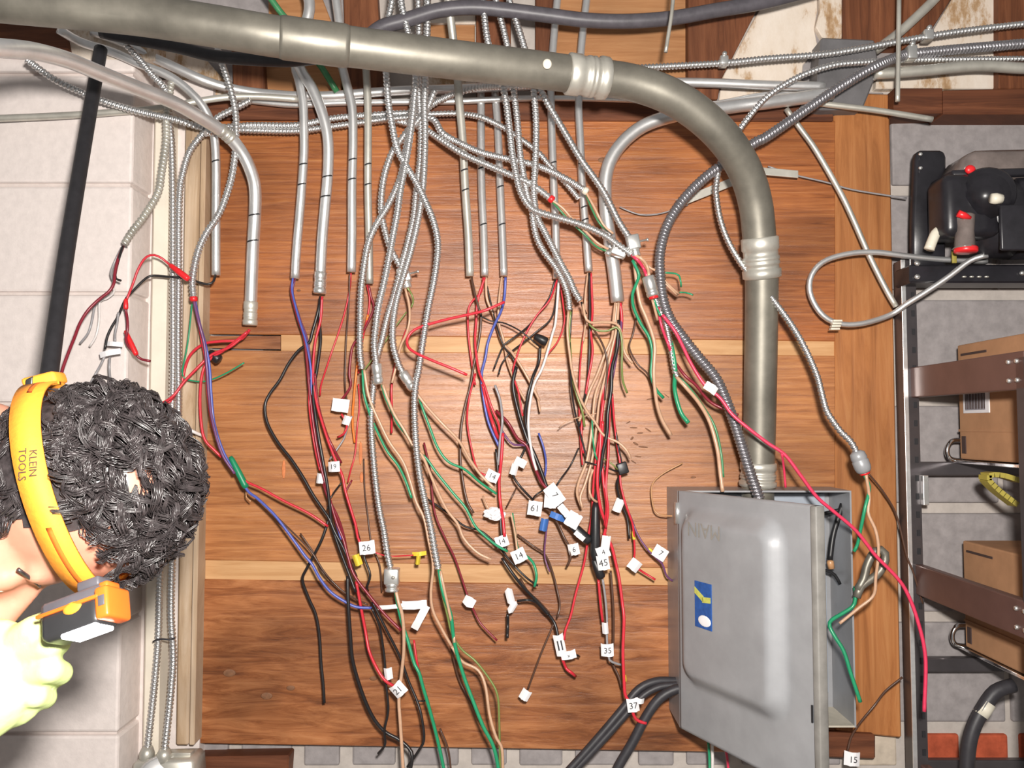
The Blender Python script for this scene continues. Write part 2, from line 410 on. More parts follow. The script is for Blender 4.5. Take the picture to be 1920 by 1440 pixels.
# ------------------------------------------------------------------ metal conduits
def couple(parent, p, i, half, r, m='zinc', name='coupling', n=2):
    t = (p[min(len(p) - 1, i + 1)] - p[max(0, i - 1)]).normalized()
    a, b = p[i] - t * half, p[i] + t * half
    pr = [(0, r * 1.03), (.03, r * 1.13), (.30, r * 1.13), (.33, r * 1.05), (.46, r * 1.05), (.48, r * 1.12), (.55, r * 1.12), (.57, r * 1.07), (.60, r * 1.12), (.66, r * 1.12), (.68, r * 1.06), (.76, r * 1.06), (.79, r * 1.18), (.97, r * 1.16), (1, r * 1.03)]
    return ob(name, lathe(a, b, pr, 18), m, parent)
def ticksat(o, p, r, ys, d):
    for y in ys:
        i = min(range(len(p)), key=lambda k: abs(p[k].z - P(900, y, d).z))
        t = (p[min(len(p) - 1, i + 1)] - p[max(0, i - 1)]).normalized()
        t = (t + X * .12).normalized(); fr = frames([p[i], p[i] + t])[0]
        V, Fc = [], []
        for k in range(9):
            an = R(-70 + 130 * k / 8)
            dr = fr[1] * math.cos(an) + fr[2] * math.sin(an)
            for q in (-.0014, .0014): V.append(p[i] + dr * (r * 1.02) + t * q + t * (k - 4) * .0004)
        for k in range(8): Fc.append((2 * k, 2 * k + 1, 2 * k + 3, 2 * k + 2))
        ob('marker_line', (V, Fc), 'marker', o)
def C(s, r, d0, d1, m, label, ticks=()):
    o = None
    p = smoothpath(pts(s, d0, d1), .012)
    o = ob('metal_conduit', tube(p, r, 14), m, None, True, label=label, category='conduit', group='metal conduits')
    if ticks: ticksat(o, p, r, ticks, (d0 + d1) / 2)
    return o, p
# the big pipe that bends down into the panel
bp = smoothpath(pts('-90,-8,.46 0,2,.45 240,25,.43 400,49,.42 560,75,.40 850,112,.335 1000,130,.29 1100,143,.265 1180,154,.25 1250,177,.24 1310,214,.225 1360,262,.205 1396,318,.175 1416,380,.15 1424,450,.13 1428,520,.115 1427,640,.09 1424,800,.065 1421,905,.055 1421,940,.055', 0), .012)
bo = ob('large_conduit', tube(bp, .0285, 24), 'emt_rigid', None, True, label='thick grey-brown pipe across the top bending down into the panel box', category='conduit', group='metal conduits')
def near(p, px, py): return min(range(len(p)), key=lambda k: (960 + F * p[k].x / (DIST + p[k].y) - px) ** 2 + (p[k] - P(px, py, -p[k].y)).length_squared * 1e4)
def couple_at(parent, p, x, y, half, r, m='zinc', name='coupling'): return couple(parent, p, near(p, x, y), half, r, m, name)
couple_at(bo, bp, 1098, 146, .034, .0285, 'emt_old')
couple_at(bo, bp, 1428, 500, .036, .0285, 'emt_old')
couple_at(bo, bp, 1422, 900, .022, .0285, 'emt_old', 'lock_ring')
ob('paint_spot', ellip(P(1026, 120, .318), X * .007, Y * .004, Z * .008), 'cream_paint', bo)
ob('pipe_sleeve', lathe(bp[near(bp, 520, 80)], bp[near(bp, 640, 93)], [(0, .0287), (.05, .0302), (.5, .0300), (.93, .0305), (1, .0287)], 24), 'emt_rigid', bo)

C('110,55,.14 150,78 212,98 262,120 312,140 345,162 372,188 388,212 400,244 405,300 405,400 405,516', .0078, .12, .05, 'emt', 'slim grey conduit left of the plywood, short drop with a bare black wire', (298,))
C('172,58,.10 225,78,.09 275,102,.08 325,125,.07 375,148,.06 420,163,.045 480,174,.033 555,180 630,179 705,173 780,169 855,167 960,162 1080,158 1200,155 1310,155 1440,160 1545,162', .0088, .031, .031, 'emt', 'long bright conduit running level under the big pipe into the grey box')
C('440,185 480,190 555,197 630,193 705,192 855,190 960,185 1060,184 1150,186 1230,190 1330,196 1440,178 1560,182', .0058, .026, .026, 'emt', 'thin conduit running level just below the bright one')
o, p = C('-60,84,.64 0,90,.60 62,96,.53 125,112,.46 175,132,.40 250,162,.31 325,192,.23 375,220,.17 412,243,.13 435,262,.11 456,290,.09 470,320,.075 478,352,.06 478,400,.05 474,470,.045 469,600,.04', .0112, .1, .05, 'emt', 'heavy bright conduit sweeping in from the left edge and turning down', (402, 440))
couple(o, p, len(p) - 2, .022, .0115, 'emt_old', 'connector'); couple_at(o, p, 416, 246, .013, .0108, 'emt_old')
C('-60,224 0,222 150,215 300,203 360,192 420,183 480,181 560,186', .0062, .125, .05, 'emt_old', 'thin dull conduit level across the white block pier')
C('556,96 553,125 560,150 568,190 570,240 570,290 566,350 562,400 556,470 553,522', .0081, .075, .05, 'emt', 'paint-spattered conduit, first of the straight drops from the left', (306, 347))
o, p = C('572,-30,.1 580,20,.1 556,100,.09 565,133 585,165 605,215 615,262 615,320 610,380 604,450 600,530', .0098, .09, .05, 'emt', 'shiny curved conduit ending in a threaded connector', (328, 367))
couple(o, p, len(p) - 1, .02, .0102, 'zinc', 'connector')
C('626,-30 638,60 640,115 648,150 660,200 662,260 660,350 660,440 659,510', .0082, .075, .05, 'emt', 'whitish conduit third of the straight drops, above a thin red wire', (302, 340))
C('684,60 686,120 690,200 690,300 690,360 692,450 693,532', .0070, .07, .04, 'emt_old', 'dull tan conduit half hidden behind the left-hand spiral cables', (314, 351))
C('836,-40,.12 840,0,.12 848,60,.1 858,150 862,200 868,270 872,350 878,440 881,518', .0075, .085, .05, 'emt_old', 'conduit passing over the black cable, leftmost of the middle three', (313, 349))
C('902,168 902,250 903,350 907,440 909,517', .0074, .016, .045, 'emt', 'straight conduit, centre one of the middle three', (315, 420))
C('928,168 934,250 938,350 942,440 945,517', .0074, .016, .045, 'emt', 'straight conduit, rightmost of the middle three, blue wire below', (349, 420))
C('1052,-60 1045,0 1037,90 1033,170 1035,250 1038,340 1042,430 1044,522', .0074, .016, .045, 'emt', 'straight conduit left of the pair behind the pipe coupling', (306,))
C('1106,-60 1100,0 1090,90 1085,190 1088,260 1092,350 1098,430 1104,509', .0074, .016, .045, 'emt', 'straight conduit right of the pair behind the pipe coupling', (304, 390, 410))
C('1560,176,.05 1440,192,.06 1380,199,.06 1290,212,.07 1240,223,.07 1200,240,.07 1165,270,.07 1143,305,.07 1135,345,.07 1137,400,.07 1145,460,.07 1152,510,.07 1158,566,.07', .0122, .06, .08, 'emt', 'widest of the short conduits, a broad arch over the right of the board')
C('1990,126 1920,128 1830,124 1740,132 1690,136 1640,138', .0105, .05, .04, 'emt_old', 'dull conduit leaving the grey box to the right')
C('1640,95 1680,66 1720,30 1760,-10 1800,-60', .009, .02, .04, 'emt_old', 'short diagonal conduit rising from the grey box')
C('1520,192 1570,198 1650,208 1748,224', .0056, .045, .05, 'emt_old', 'stub of thin conduit sticking out over the post')

# ------------------------------------------------------------------ spiral armoured cables
def A(s, d0, d1, label, r=.0063, m='armor', name='armored_cable', bush=True, group='spiral armoured cables', pitch=.0068, amp=1.0):
    q = pts(s, d0, d1); VF, fg = armor(q, r, pitch, amp); o = ob(name, VF, m, None, True, label=label, category='cable', group=group)
    o.data.polygons.foreach_set('use_smooth', fg)
    return o, q
def bushing(o, q, m='red_plastic', r=.0062, L=.007):
    t = (q[-1] - q[-2]).normalized()
    ob('end_bushing', lathe(q[-1] - t * .002, q[-1] + t * L, [(0, r), (.3, r * 1.12), (.8, r * 1.1), (1, r * .8)], 12), m, o)
def screwcon(o, c, ax, ay, w, h, m='zinc'):
    """squeeze connector: bevelled body, threaded nose, clamp screw"""
    az = ax.cross(ay).normalized()
    ob('connector', obox(c, ax * w, ay * h, az * w * .9, .0025), m, o)
    ob('connector_nose', lathe(c - ay * h, c - ay * (h + .011), [(0, w * .8), (.2, w * .8), (.25, w * .68), (.4, w * .8), (.5, w * .68), (.65, w * .8), (.75, w * .68), (.9, w * .8), (1, w * .7)], 16), m, o)
    ob('clamp_screw', lathe(c + ax * w, c + ax * (w + .016), [(0, .0018), (.8, .0018), (.82, .0032), (1, .0032)], 8), m, o)
A('738,-60 735,0 727,40 722,90 724,135 728,190 735,235 745,280 762,312 782,345 797,376 811,410 819,440 821,470 815,520 803,580 793,640 786,690 780,720 777,760 780,830 787,890 797,940 808,990 815,1030 822,1066', .13, .13, 'spiral cable that bows out right beside the zinc screw connector and hangs lowest')
o, q = A('815,170 800,205 780,230 765,245 750,265 735,287 722,325 716,362 715,395 720,424 730,460 742,485 752,502', .10, .09, 'spiral cable ending in the bright squeeze connector at left centre')
bushing(o, q, L=.004); screwcon(o, P(758, 516, .09), V3((.93, 0, .25)).normalized(), V3((-.25, 0, .93)).normalized(), .011, .013)
o, q = A('783,-60 784,0 785,68 780,140 774,195 768,240 760,285 752,328 740,360 725,390 705,422 692,452 684,490 677,547 675,610 675,660 679,692', .11, .10, 'leftmost spiral cable of the central bundle, cut end above tan and green wires')
o, q = A('750,-60 752,0 757,28 768,75 779,140 776,195 771,240 764,287 757,325 750,362 745,400 737,442 730,480 720,530 710,572 705,610 702,647 706,684', .14, .12, 'spiral cable ending in the upper of two grey couplings at the pale strip')
t = (q[-1] - q[-2]).normalized()
ob('connector', lathe(q[-1] - t * .002, q[-1] + t * .034, [(0, .0085), (.05, .0095), (.5, .0095), (.55, .0078), (.6, .0095), (.66, .0078), (.7, .0095), (.9, .009), (1, .007)]), 'zinc', o)
o, q = A('788,-60 787,0 786,68 785,170 789,237 788,290 784,330 780,362 775,410 762,465 755,490 745,530 737,560 727,592 717,635 708,668 703,700 700,730 698,752 696,795 700,857 705,907 712,957 720,995 727,1040 732,1064', .09, .10, 'long spiral cable ending low in the square zinc connector')
t = (q[-1] - q[-2]).normalized()
c0 = P(735, 1080, .10); ob('connector', obox(c0, X * .013, Z * .014, Y * .011, .003), 'zinc', o)
ob('connector_nose', lathe(c0 - Z * .013, c0 - Z * .026, [(0, .012), (.3, .012), (.35, .0105), (.6, .0105), (.7, .0125), (1, .0125)]), 'zinc', o)
ob('clamp_screw', lathe(c0 - Y * .011 + X * .004, c0 - Y * .016 + X * .004, [(0, .003), (1, .003)], 8), 'emt_old', o)
o, q = A('802,-60 802,0 801,68 798,140 796,200 797,240 796,300 792,362 782,422 772,465 762,500 750,540 742,572 737,610 737,642 741,662 748,684 756,700', .12, .11, 'spiral cable ending in the tilted grey coupling right of its twin')
t = (q[-1] - q[-2]).normalized(); t = V3((.55, 0, -.83))
ob('connector', lathe(q[-1] - t * .002, q[-1] + t * .034, [(0, .0085), (.05, .0098), (.5, .0098), (.55, .008), (.6, .0098), (.66, .008), (.7, .0098), (.9, .009), (1, .007)]), 'zinc', o)
o, q = A('50,112,.17 100,148,.15 150,172,.14 180,185,.13 250,207,.12 330,225,.10 385,240,.07 440,237,.045 480,235,.042 555,235,.042 620,223,.042 685,217,.042 720,222,.045 755,230,.05 795,242,.06 830,265,.085 870,290 915,310 960,329 995,345 1032,372', .07, .11, 'spiral cable from far left, slanting to a red-tipped cut end at the centre'); bushing(o, q)
o, q = A('385,250,.09 430,244,.055 480,245,.042 555,246,.042 620,238,.042 680,230,.045 720,225,.045 755,220,.05 790,210,.055 817,192,.055 855,175,.05 900,164,.06 960,162 1006,164 1030,200 1060,250 1090,300 1130,357 1160,415 1180,446', .06, .13, 'spiral cable rising behind the pipe then slanting straight to the right-hand squeeze connector')
screwcon(o, P(1187, 455, .13), V3((.95, 0, .2)).normalized(), V3((-.2, 0, .95)).normalized(), .011, .013)
o, q = A('690,228,.05 740,222,.055 807,222,.07 830,250 865,270 905,287 960,300 1010,312 1060,335 1096,357', .08, .10, 'upper of two spiral cables slanting right in parallel'); bushing(o, q, 'ivory_plastic')
A('700,215,.05 760,212,.05 800,214,.05 850,213,.05 875,215,.05 905,221 942,238 960,250 1005,282 1030,310 1060,342 1085,372', .065, .075, 'thin greyer spiral cable sloping behind the pair of straight conduits', .0055)
A('900,-60 905,0 915,80 935,130 945,172 950,200 955,240 960,285 966,318 975,357 992,386 1012,398 1060,412 1100,425 1135,442 1160,460 1184,477', .12, .13, 'spiral cable that swings right across the conduits to the zinc connectors')
A('925,-60 930,0 945,60 958,120 964,175 970,225 975,287 981,325 988,362 997,392 1000,417 1007,447 1020,472 1042,502 1057,530 1065,555 1068,582', .10, .105, 'left of two side-by-side spiral cables ending above tan wires')
A('950,-60 955,0 968,40 985,95 998,140 1001,172 1005,225 1005,275 1003,320 1001,362 1007,405 1020,432 1037,465 1052,495 1067,522 1077,545 1088,564', .11, .115, 'right of two side-by-side spiral cables ending above olive wires')
o, q = A('1990,76 1920,82,.05 1800,92,.05 1720,100,.05 1690,105,.06 1640,125 1580,160 1520,200 1440,255 1415,268 1360,305 1320,335 1285,370 1260,405 1245,440 1237,480 1238,520 1243,560 1256,597 1280,632 1310,670 1340,706 1357,740 1376,790 1395,850 1408,890 1424,935', .09, .12, 'thick dark grey spiral conduit curving down into the panel box', .0095, 'armor_dark', 'flexible_conduit', pitch=.0062, amp=.6)
def clamp(o, c, ax, w=.009, h=.013):
    ob('pipe_strap', obox(c, ax * w, Z * h, Y * .011, .003), 'zinc', o)
    ob('strap_screw', lathe(c + Z * (h + .002) - Y * .006, c + Z * (h + .002) - Y * .013, [(0, .005), (1, .004)], 8), 'zinc', o)
clamp(o, P(1707, 101, .06), X)
o, q = A('1990,38 1920,45 1840,54 1760,65 1690,77 1560,100 1440,110 1360,118 1240,125 1180,128', .04, .06, 'upper spiral cable strapped level above the grey box')
clamp(o, P(1356, 116, .052), X, .008, .009); clamp(o, P(1738, 68, .045), X, .009, .010)
o, q = A('1990,106 1920,110,.04 1720,112,.045 1615,117 1560,123 1500,143 1440,180 1400,225 1370,268 1353,296 1343,345 1343,368 1350,410 1365,452 1390,495 1415,525 1440,551 1472,592 1495,627 1515,665 1532,705 1540,735 1549,768 1562,790 1577,810 1595,828 1607,850', .06, .17, 'spiral cable looping in front of the big pipe down to the grey end coupling', .0058)
t = V3((.35, 0, -.94)); c0 = q[-1]
ob('connector', lathe(c0 - t * .004, c0 + t * .034, [(0, .007), (.1, .012), (.35, .0135), (.4, .012), (.45, .0135), (.75, .0135), (.9, .012), (1, .009)]), 'grey_paint', o)
ob('end_bushing', lathe(c0 + t * .033, c0 + t * .037, [(0, .009), (1, .008)]), 'red_plastic', o)
o, q = A('405,80,.1 415,115 430,160 440,200 443,237 442,275 436,325 425,365 410,402 387,437 373,467 365,500 361,530 363,558', .10, .09, 'spiral cable wavering down over the plywood left edge to a red tip'); bushing(o, q)
A('470,188 457,195 432,208 407,222 385,246 357,282 343,325 337,362 335,430 335,500 334,660 335,760 332,900 325,1010 322,1080 321,1155 325,1230 320,1305 309,1408', .075, .06, 'right of two spiral cables running the full height beside the cream trim')
A('235,82,.14 262,112,.13 285,140,.12 310,168,.1 317,205 319,240 322,275 324,362 324,500 324,720 316,900 304,1010 300,1080 297,1190 290,1280 277,1402', .06, .055, 'left of two spiral cables running the full height beside the cream trim')
A('322,150 316,190 312,225 312,262 303,325 296,362 270,405 247,435 233,458', .09, .13, 'short dull spiral cable bending left over the white block pier', .0066, 'emt_old')
A('1222,545 1230,562 1236,580 1246,600 1254,632 1264,690 1270,706', .10, .10, 'short spiral stub below the round zinc coupling', .0055)

# round coupling and second connector in the right-hand cluster
o = empty('zinc_coupling', P(1222, 560, .13), 'round zinc coupling standing clear with a red lower rim right of centre', 'connector')
ob('body', lathe(P(1215, 518, .13), P(1225, 556, .13), [(0, .0095), (.06, .011), (.7, .011), (.74, .0095), (.8, .011), (.94, .011), (1, .009)]), 'zinc', o)
ob('rim', lathe(P(1225, 556, .13), P(1226, 560, .13), [(0, .0085), (1, .0085)]), 'red_plastic', o)
o = empty('squeeze_connector', P(1160, 482, .12), 'zinc squeeze connector lying on its side left of the upright one', 'connector')
a_ = V3((.9, 0, -.35)).normalized(); b_ = V3((.35, 0, .9)).normalized()
ob('body', obox(P(1160, 472, .12), a_ * .014, b_ * .009, Y * .009, .0025), 'zinc', o)
ob('nose', lathe(P(1146, 467, .12), P(1138, 478, .12), [(0, .004), (.5, .004), (.55, .006), (1, .006)], 10), 'zinc', o)

# ------------------------------------------------------------------ grey junction box at the top right, straps, rods, cables
jb = empty('junction_box', P(1590, 200, .02), 'dull grey metal junction box above the right post', 'junction box')
ob('body', prism([(1540, 70), (1640, 74), (1650, 130), (1640, 150), (1618, 204), (1544, 206), (1500, 202), (1532, 158)], .03, .05, .003), 'junction_grey', jb, False)
for x, y in ((1552, 104), (1575, 102), (1562, 118), (1640, 148), (1520, 205)): ob('screw', ellip(P(x, y, .033), X * .004, Y * .003, Z * .003, 8, 6), 'zinc', jb)
def cable(name, s, r, d0, d1, m, label, cat='cable', sides=12, group=None):
    o = ob(name, tube(smoothpath(pts(s, d0, d1), .01), r, sides), m, None, True, label=label, category=cat)
    if group: o['group'] = group
    return o
cable('tie_wire', '287,1203,.072 300,1197,.075 312,1200,.075 328,1196,.072', .0016, .07, .07, 'cable_black', 'thin dark tie wire across the two full-height spiral cables', 'wire', 6)
cable('black_cable', '690,70 718,50 760,38 820,20 880,14 940,18 1020,28 1100,38 1180,40 1260,34 1340,20 1440,2 1560,-30', .0128, .14, .09, 'cable_grey', 'thick dark grey cable sagging across the top centre')
cable('black_cable', '190,60 235,70 330,88 400,105 480,112 545,114 600,108', .0105, .15, .15, 'cable_black', 'black cable tucked under the big pipe at upper left')
cable('threaded_rod', '1265,-40 1260,20 1254,60 1248,98', .0032, .2, .2, 'emt_old', 'thin rod hanging in front of the dark grey cable', 'rod', 8)
cable('threaded_rod', '1686,-40 1685,60 1683,190', .0042, .09, .09, 'emt_old', 'thin rod hanging in front of the grey junction box', 'rod', 8)
cable('ground_wire', '496,-20 515,8 532,30 560,60 580,100 600,122 618,150 632,172', .0058, .11, .05, 'wire_dim_green', 'green stranded ground wire crossing behind the big pipe', 'wire', 8)
cable('round_pole', '189,92,.15 186,110,.16 160,260,.25 130,440,.36 112,560,.42 92,705,.5 78,800,.55', .0108, .2, .4, 'pole_black', 'straight black pole slanting in front of the white block pier', 'pole', 14)
cable('loop_cable', '1852,478,.10 1820,488,.09 1780,518,.08 1740,545,.07 1700,570,.06 1670,590,.05 1620,606 1580,608 1550,597 1530,575 1518,545 1522,515 1545,490 1590,476 1640,473 1700,480 1760,486 1850,490', .0052, .05, .06, 'emt', 'pale grey tubing coiled in a loop over the right post')
cable('grey_tube', '1474,204 1500,240 1530,282 1575,360 1600,412 1630,480 1660,540 1680,575', .0052, .04, .05, 'emt_old', 'straight grey tube slanting down across the right post')
cable('thin_cord', '1440,312 1490,328 1550,342 1600,356 1700,372', .0016, .03, .02, 'wire_grey', 'thin grey cord slack across the top of the post', 'cord', 6)
cable('thin_cord', '1162,388 1180,396 1205,403 1240,400 1290,384', .0014, .02, .02, 'wire_grey', 'fine grey thread curving below the broad conduit arch', 'cord', 6)
sb = ob('strap_bracket', join(obox(P(1462, 324, .04), V3((.034, 0, -.003)), Y * .002, Z * .007, .001), obox(P(1345, 352, .03), V3((.075, 0, .03)), Y * .0015, V3((-.003, 0, .007)), .0006)), 'emt_old', None, False, label='flat metal strap bracket behind the big pipe bend', category='bracket')
o = empty('cable_tie', P(1567, 616, .062), 'pale ridged tie on the bottom of the looped tubing', 'cable tie')
for k in range(4): ob('tie_rib', obox(P(1569 - k * 1.5, 602 + k * 5, .06), X * .008, Y * .006, Z * .0018, .0006), 'ivory_plastic', o)

# ------------------------------------------------------------------ electrical panel
zt, zb = P(1272, 920, .10).z, P(1272, 1364, .10).z
xl, xr = P(1272, 1100, .10).x, P(1600, 1100, .10).x
pan = empty('electrical_panel', V3(((xl + xr) / 2, -.05, zb)), 'grey steel electrical panel box with its door swung half open', 'panel box')
T_ = .003
ob('enclosure', join(wbox(xl, xr, 0.001, .004, zb, zt, 0), wbox(xl, xl + T_, .004, .1, zb, zt, 0), wbox(xr - T_, xr, .004, .1, zb, zt, 0),
                     wbox(xl + T_, xr - T_, .004, .1, zt - T_, zt, 0)), 'grey_paint', pan, False)
ob('enclosure_floor', wbox(xl + T_, xr - T_, .004, .1, zb, zb + T_, 0), 'dirty_floor', pan, False)
bp_ = ob('back_plate', wbox(xl + .02, xr - .012, .005, .009, zb + .03, zt - .012, .001), 'grey_paint_inside', pan, False)
for z in (zt - .2, zt - .26, zt - .30): ob('slot', wbox(xr - .034, xr - .030, .0085, .0095, z - .02, z + .012, 0), 'marker', bp_, False)
ob('copper_lug', lathe(P(1556, 1050, .07), P(1559, 1066, .07), [(0, .004), (.2, .0062), (1, .0058)], 10), 'wire_copper', pan)
ob('panel_wire', tube(smoothpath(pts('1580,945 1572,970 1562,1005 1556,1050', .06, .07), .008), .0052, 8), 'black_tape', pan)
ob('panel_wire', tube(smoothpath(pts('1525,968 1550,962 1578,955 1584,950', .06, .06), .008), .0035, 8), 'black_tape', pan)
ob('panel_wire', tube(smoothpath(pts('1530,1068 1550,1070 1565,1078 1575,1095', .06, .06), .008), .003, 8), 'black_tape', pan)
# door: pressed sheet with a raised rounded field, hinged on the left edge
hx = V3((xl, -.102, 0)); tip = P(1534, 1100, .385); tip.z = 0
dv = (tip - hx); DW = dv.length; dv.normalize(); nv = V3((dv.y, -dv.x, 0)); nv = nv if nv.y < 0 else -nv
if nv.x > 0: nv = -nv
DH = zt - zb
def sst(a, b, v):
    t = min(1, max(0, (v - a) / (b - a))); return t * t * (3 - 2 * t)
NA, NB = 64, 84; V, Fc = [], []
for i in range(NA + 1):
    for j in range(NB + 1):
        a = i / NA * DW; b = j / NB * DH
        # signed distance to the rounded field
        cx, cy, hx_, hy_, rc = DW * .425, DH * .57, DW * .395, DH * .375, .045
        qx, qy = abs(a - cx) - hx_ + rc, abs(b - cy) - hy_ + rc
        sd = math.hypot(max(qx, 0), max(qy, 0)) + min(max(qx, qy), 0) - rc
        h = .02 * sst(.0, -.03, sd) if sd < 0 else 0
        V.append(V3((hx.x, hx.y, zb)) + dv * a + Z * b + nv * h)
for i in range(NA):
    for j in range(NB):
        k = i * (NB + 1) + j; Fc.append((k, k + 1, k + NB + 2, k + NB + 1))
n0 = len(V); rim = [i * (NB + 1) for i in range(NA + 1)] + [NA * (NB + 1) + j for j in range(1, NB + 1)] + [i * (NB + 1) + NB for i in range(NA - 1, -1, -1)] + [j for j in range(NB - 1, 0, -1)]
for k in rim: V.append(V[k] - nv * .014)
for q in range(len(rim)):
    q2 = (q + 1) % len(rim); Fc.append((rim[q], rim[q2], n0 + q2, n0 + q))
door = ob('door', (V, Fc), 'grey_paint', pan, True)
def dpt(a, b, h=.0): return V3((hx.x, hx.y, zb)) + dv * (a * DW) + Z * (b * DH) + nv * h
ob('door_edge', obox(dpt(.985, .5, -.006), dv * .006, nv * .0085, Z * (DH * .5), .002), 'worn_edge', door)
ob('keyhole', obox(dpt(.955, .285, .001), dv * .0012, nv * .001, Z * .012), 'marker', door, False)
ob('hinge_knuckle', lathe(dpt(-.005, .86), dpt(-.005, .95), [(0, .005), (1, .005)], 10), 'zinc', pan)
st = ob('maker_sticker', obox(dpt(.29, .56, .0207), dv * .021, nv * .0006, Z * .037, .0003), 'sticker_blue', door, False)
ob('sticker_swoosh', join(obox(dpt(.26, .60, .0216), dv * .011 - Z * .006, nv * .0004, Z * .005), obox(dpt(.318, .585, .0216), dv * .010 + Z * .001, nv * .0004, Z * .0045)), 'sticker_yellow', st, False)
ob('sticker_disc', ellip(dpt(.30, .50, .0213), dv * .016, Z * .009, nv * .0008), 'tag_paper', st)
ob('handwriting', text('MAIN', dpt(.30, .86, .0206), -dv, -Z, .034, nv * .0006), 'faded_ink', door, False)

# ------------------------------------------------------------------ loose wires
NW = [0]
def W(col, s, d0, d1, label, r=.0019, name='wire', wob=.006, group='loose wires'):
    NW[0] += 1
    q = pts(s, d0, d1, wob, NW[0])
    o = ob(name, tube(smoothpath(q, .007), r * 1.1, 7), 'wire_' + col, None, True, label=label, category='wire', group=group)
    return o
def tag(o, x, y, w, h, rot, d, txt='', m='tag_paper', name='wire_tag', curl=.004, fold=0):
    """stiff little flag of tape folded over the wire"""
    s = 1 / PPM(d); c = P(x, y, d); a = R(rot)
    ax = (X * math.cos(a) + Z * math.sin(a)); az = (-X * math.sin(a) + Z * math.cos(a))
    rnd = random.Random(int(x * 31 + y)); ty = rnd.uniform(-.25, .25)
    V, Fc = [], []; nx = 7
    for side in (0, 1):
        for i in range(nx):
            u = i / (nx - 1) - .5
            for v in (-.5, .5):
                sh = 1 - .12 * rnd.random() if not fold else 1 - fold * abs(u)
                V.append(c + ax * (u * w * s) + az * (v * h * s * sh) - Y * (curl * math.cos(u * 4) + ty * u * w * s) + Y * (.0012 * side))
    B = 2 * nx
    for i in range(nx - 1):
        k = 2 * i; Fc += [(k, k + 1, k + 3, k + 2), (B + k, B + k + 2, B + k + 3, B + k + 1), (k, k + 2, B + k + 2, B + k), (k + 1, B + k + 1, B + k + 3, k + 3)]
    Fc += [(0, B, B + 1, 1), (2 * nx - 2, 2 * nx - 1, B + 2 * nx - 1, B + 2 * nx - 2)]
    t = ob(name, (V, Fc), m, o, False)
    if txt: ob('lettering', text(txt, c, ax, az, h * s * .62, -Y * (curl + .0012)), 'marker', t, False)
    return t
def nut(o, s, r, m, d, name='wire_connector'):
    p = pts(s, d); ob(name, lathe(p[0], p[-1], [(0, r * .55), (.1, r * .8), (.5, r), (.9, r * 1.05), (1, r * .8)], 12), m, o)

# left cluster, over the white pier
W('dark_red', '231,462 221,487 215,515 214,530 205,546 185,562 165,582 150,606 140,632 130,657 118,690 112,715', .13, .2, 'dark red wire trailing from the short dull cable down towards the orange strap', .0024)
W('black', '230,462 223,485 217,510 217,522 226,526', .135, .14, 'short black wire with a kinked tip below the dull cable')
W('grey', '228,464 212,498 208,516 214,532 200,550 182,564 176,582 172,604 165,625 150,644', .125, .11, 'left of two grey wires curving down on the white blocks', .0018)
W('white', '230,466 216,500 212,535 214,548 200,560 187,566 186,600 180,630 168,650', .12, .105, 'right of two pale wires curving down on the white blocks', .0017)
W('red', '352,524 320,498 303,484 287,478 272,484 259,505 250,530 241,553 236,566', .10, .13, 'red wire arching over the cream trim with a red tip', .0019)
nut(COL.objects[-1], '318,496 334,510 354,524', .0055, 'red_plastic', .102)
W('dark_red', '234,568 236,582 239,600 239,620 236,634 240,648 252,662 264,673 282,677', .13, .11, 'dark red wire with a bare hook hanging over the pier', .0022)
nut(COL.objects[-1], '236,560 236,570 236,580', .004, 'red_plastic', .13)
nut(COL.objects[-1], '235,620 240,645 256,666', .0045, 'red_plastic', .12)
W('black', '404,516 400,528 390,533 375,530 350,522 325,520 286,517 270,525 250,545 235,562 222,592 210,612 201,632 197,655', .06, .13, 'black wire from the short left conduit looping out over the pier', .0020)
tag(COL.objects[-1], 213, 645, 34, 9, -4, .13); tag(COL.objects[-1], 206, 662, 40, 11, 12, .132)
W('grey', '222,586 220,605 216,625 216,640', .125, .12, 'short grey wire between the white tapes and the red hook')
W('grey', '196,668 190,682 180,700 168,722', .13, .14, 'grey wire tail slanting left under the white tapes')
W('grey', '206,670 205,690 207,716', .13, .13, 'grey wire tail hanging straight under the white tapes')

# at the plywood's left edge
W('red', '364,562 371,600 379,640 386,680 390,740 397,790 410,830 426,862 442,884 460,902 490,916 530,938 580,963 615,987', .08, .07, 'long red wire from the wavering cable, slanting right below the green tape', .0021)
nut(COL.objects[-1], '432,856 446,884 462,915', .006, 'green_tape', .078, 'green_tape_wrap')
W('blue', '365,562 375,610 386,650 393,690 396,740 402,795 420,850 445,890 466,922 482,934 515,966 545,1005 570,1040 585,1058 600,1085 620,1110 645,1127 668,1138 697,1140', .085, .08, 'long blue wire sweeping from the left edge to the folded white tape', .0023)
tag(COL.objects[-1], 735, 1137, 56, 8, 8, .09); tag(COL.objects[-1], 777, 1134, 46, 16, 4, .092); tag(COL.objects[-1], 788, 1158, 50, 15, 62, .094)
W('purple', '363,562 373,605 383,645 388,690 392,745 399,792 416,850 440,888', .09, .085, 'purple wire alongside the long blue one at the left edge', .0022)
W('green', '360,570 355,620 350,655 343,690 343,706 356,713 385,715 420,702 458,680', .07, .06, 'thin green wire hooking right across the plywood edge', .0013)
W('red', '468,618 450,637 412,640 382,645 358,664 347,690 341,716 327,742 313,758', .05, .07, 'upper red wire fanning left out of the threaded conduit end', .0024)
W('red', '466,622 432,650 397,665 370,690 345,716 322,745 288,764', .055, .085, 'middle red wire fanning left out of the threaded conduit end', .0024)
W('red', '464,622 422,655 392,675 379,702 375,750 378,800 385,826 400,842 415,857', .06, .07, 'lowest red wire fanning left, dropping to the green tape', .0024)
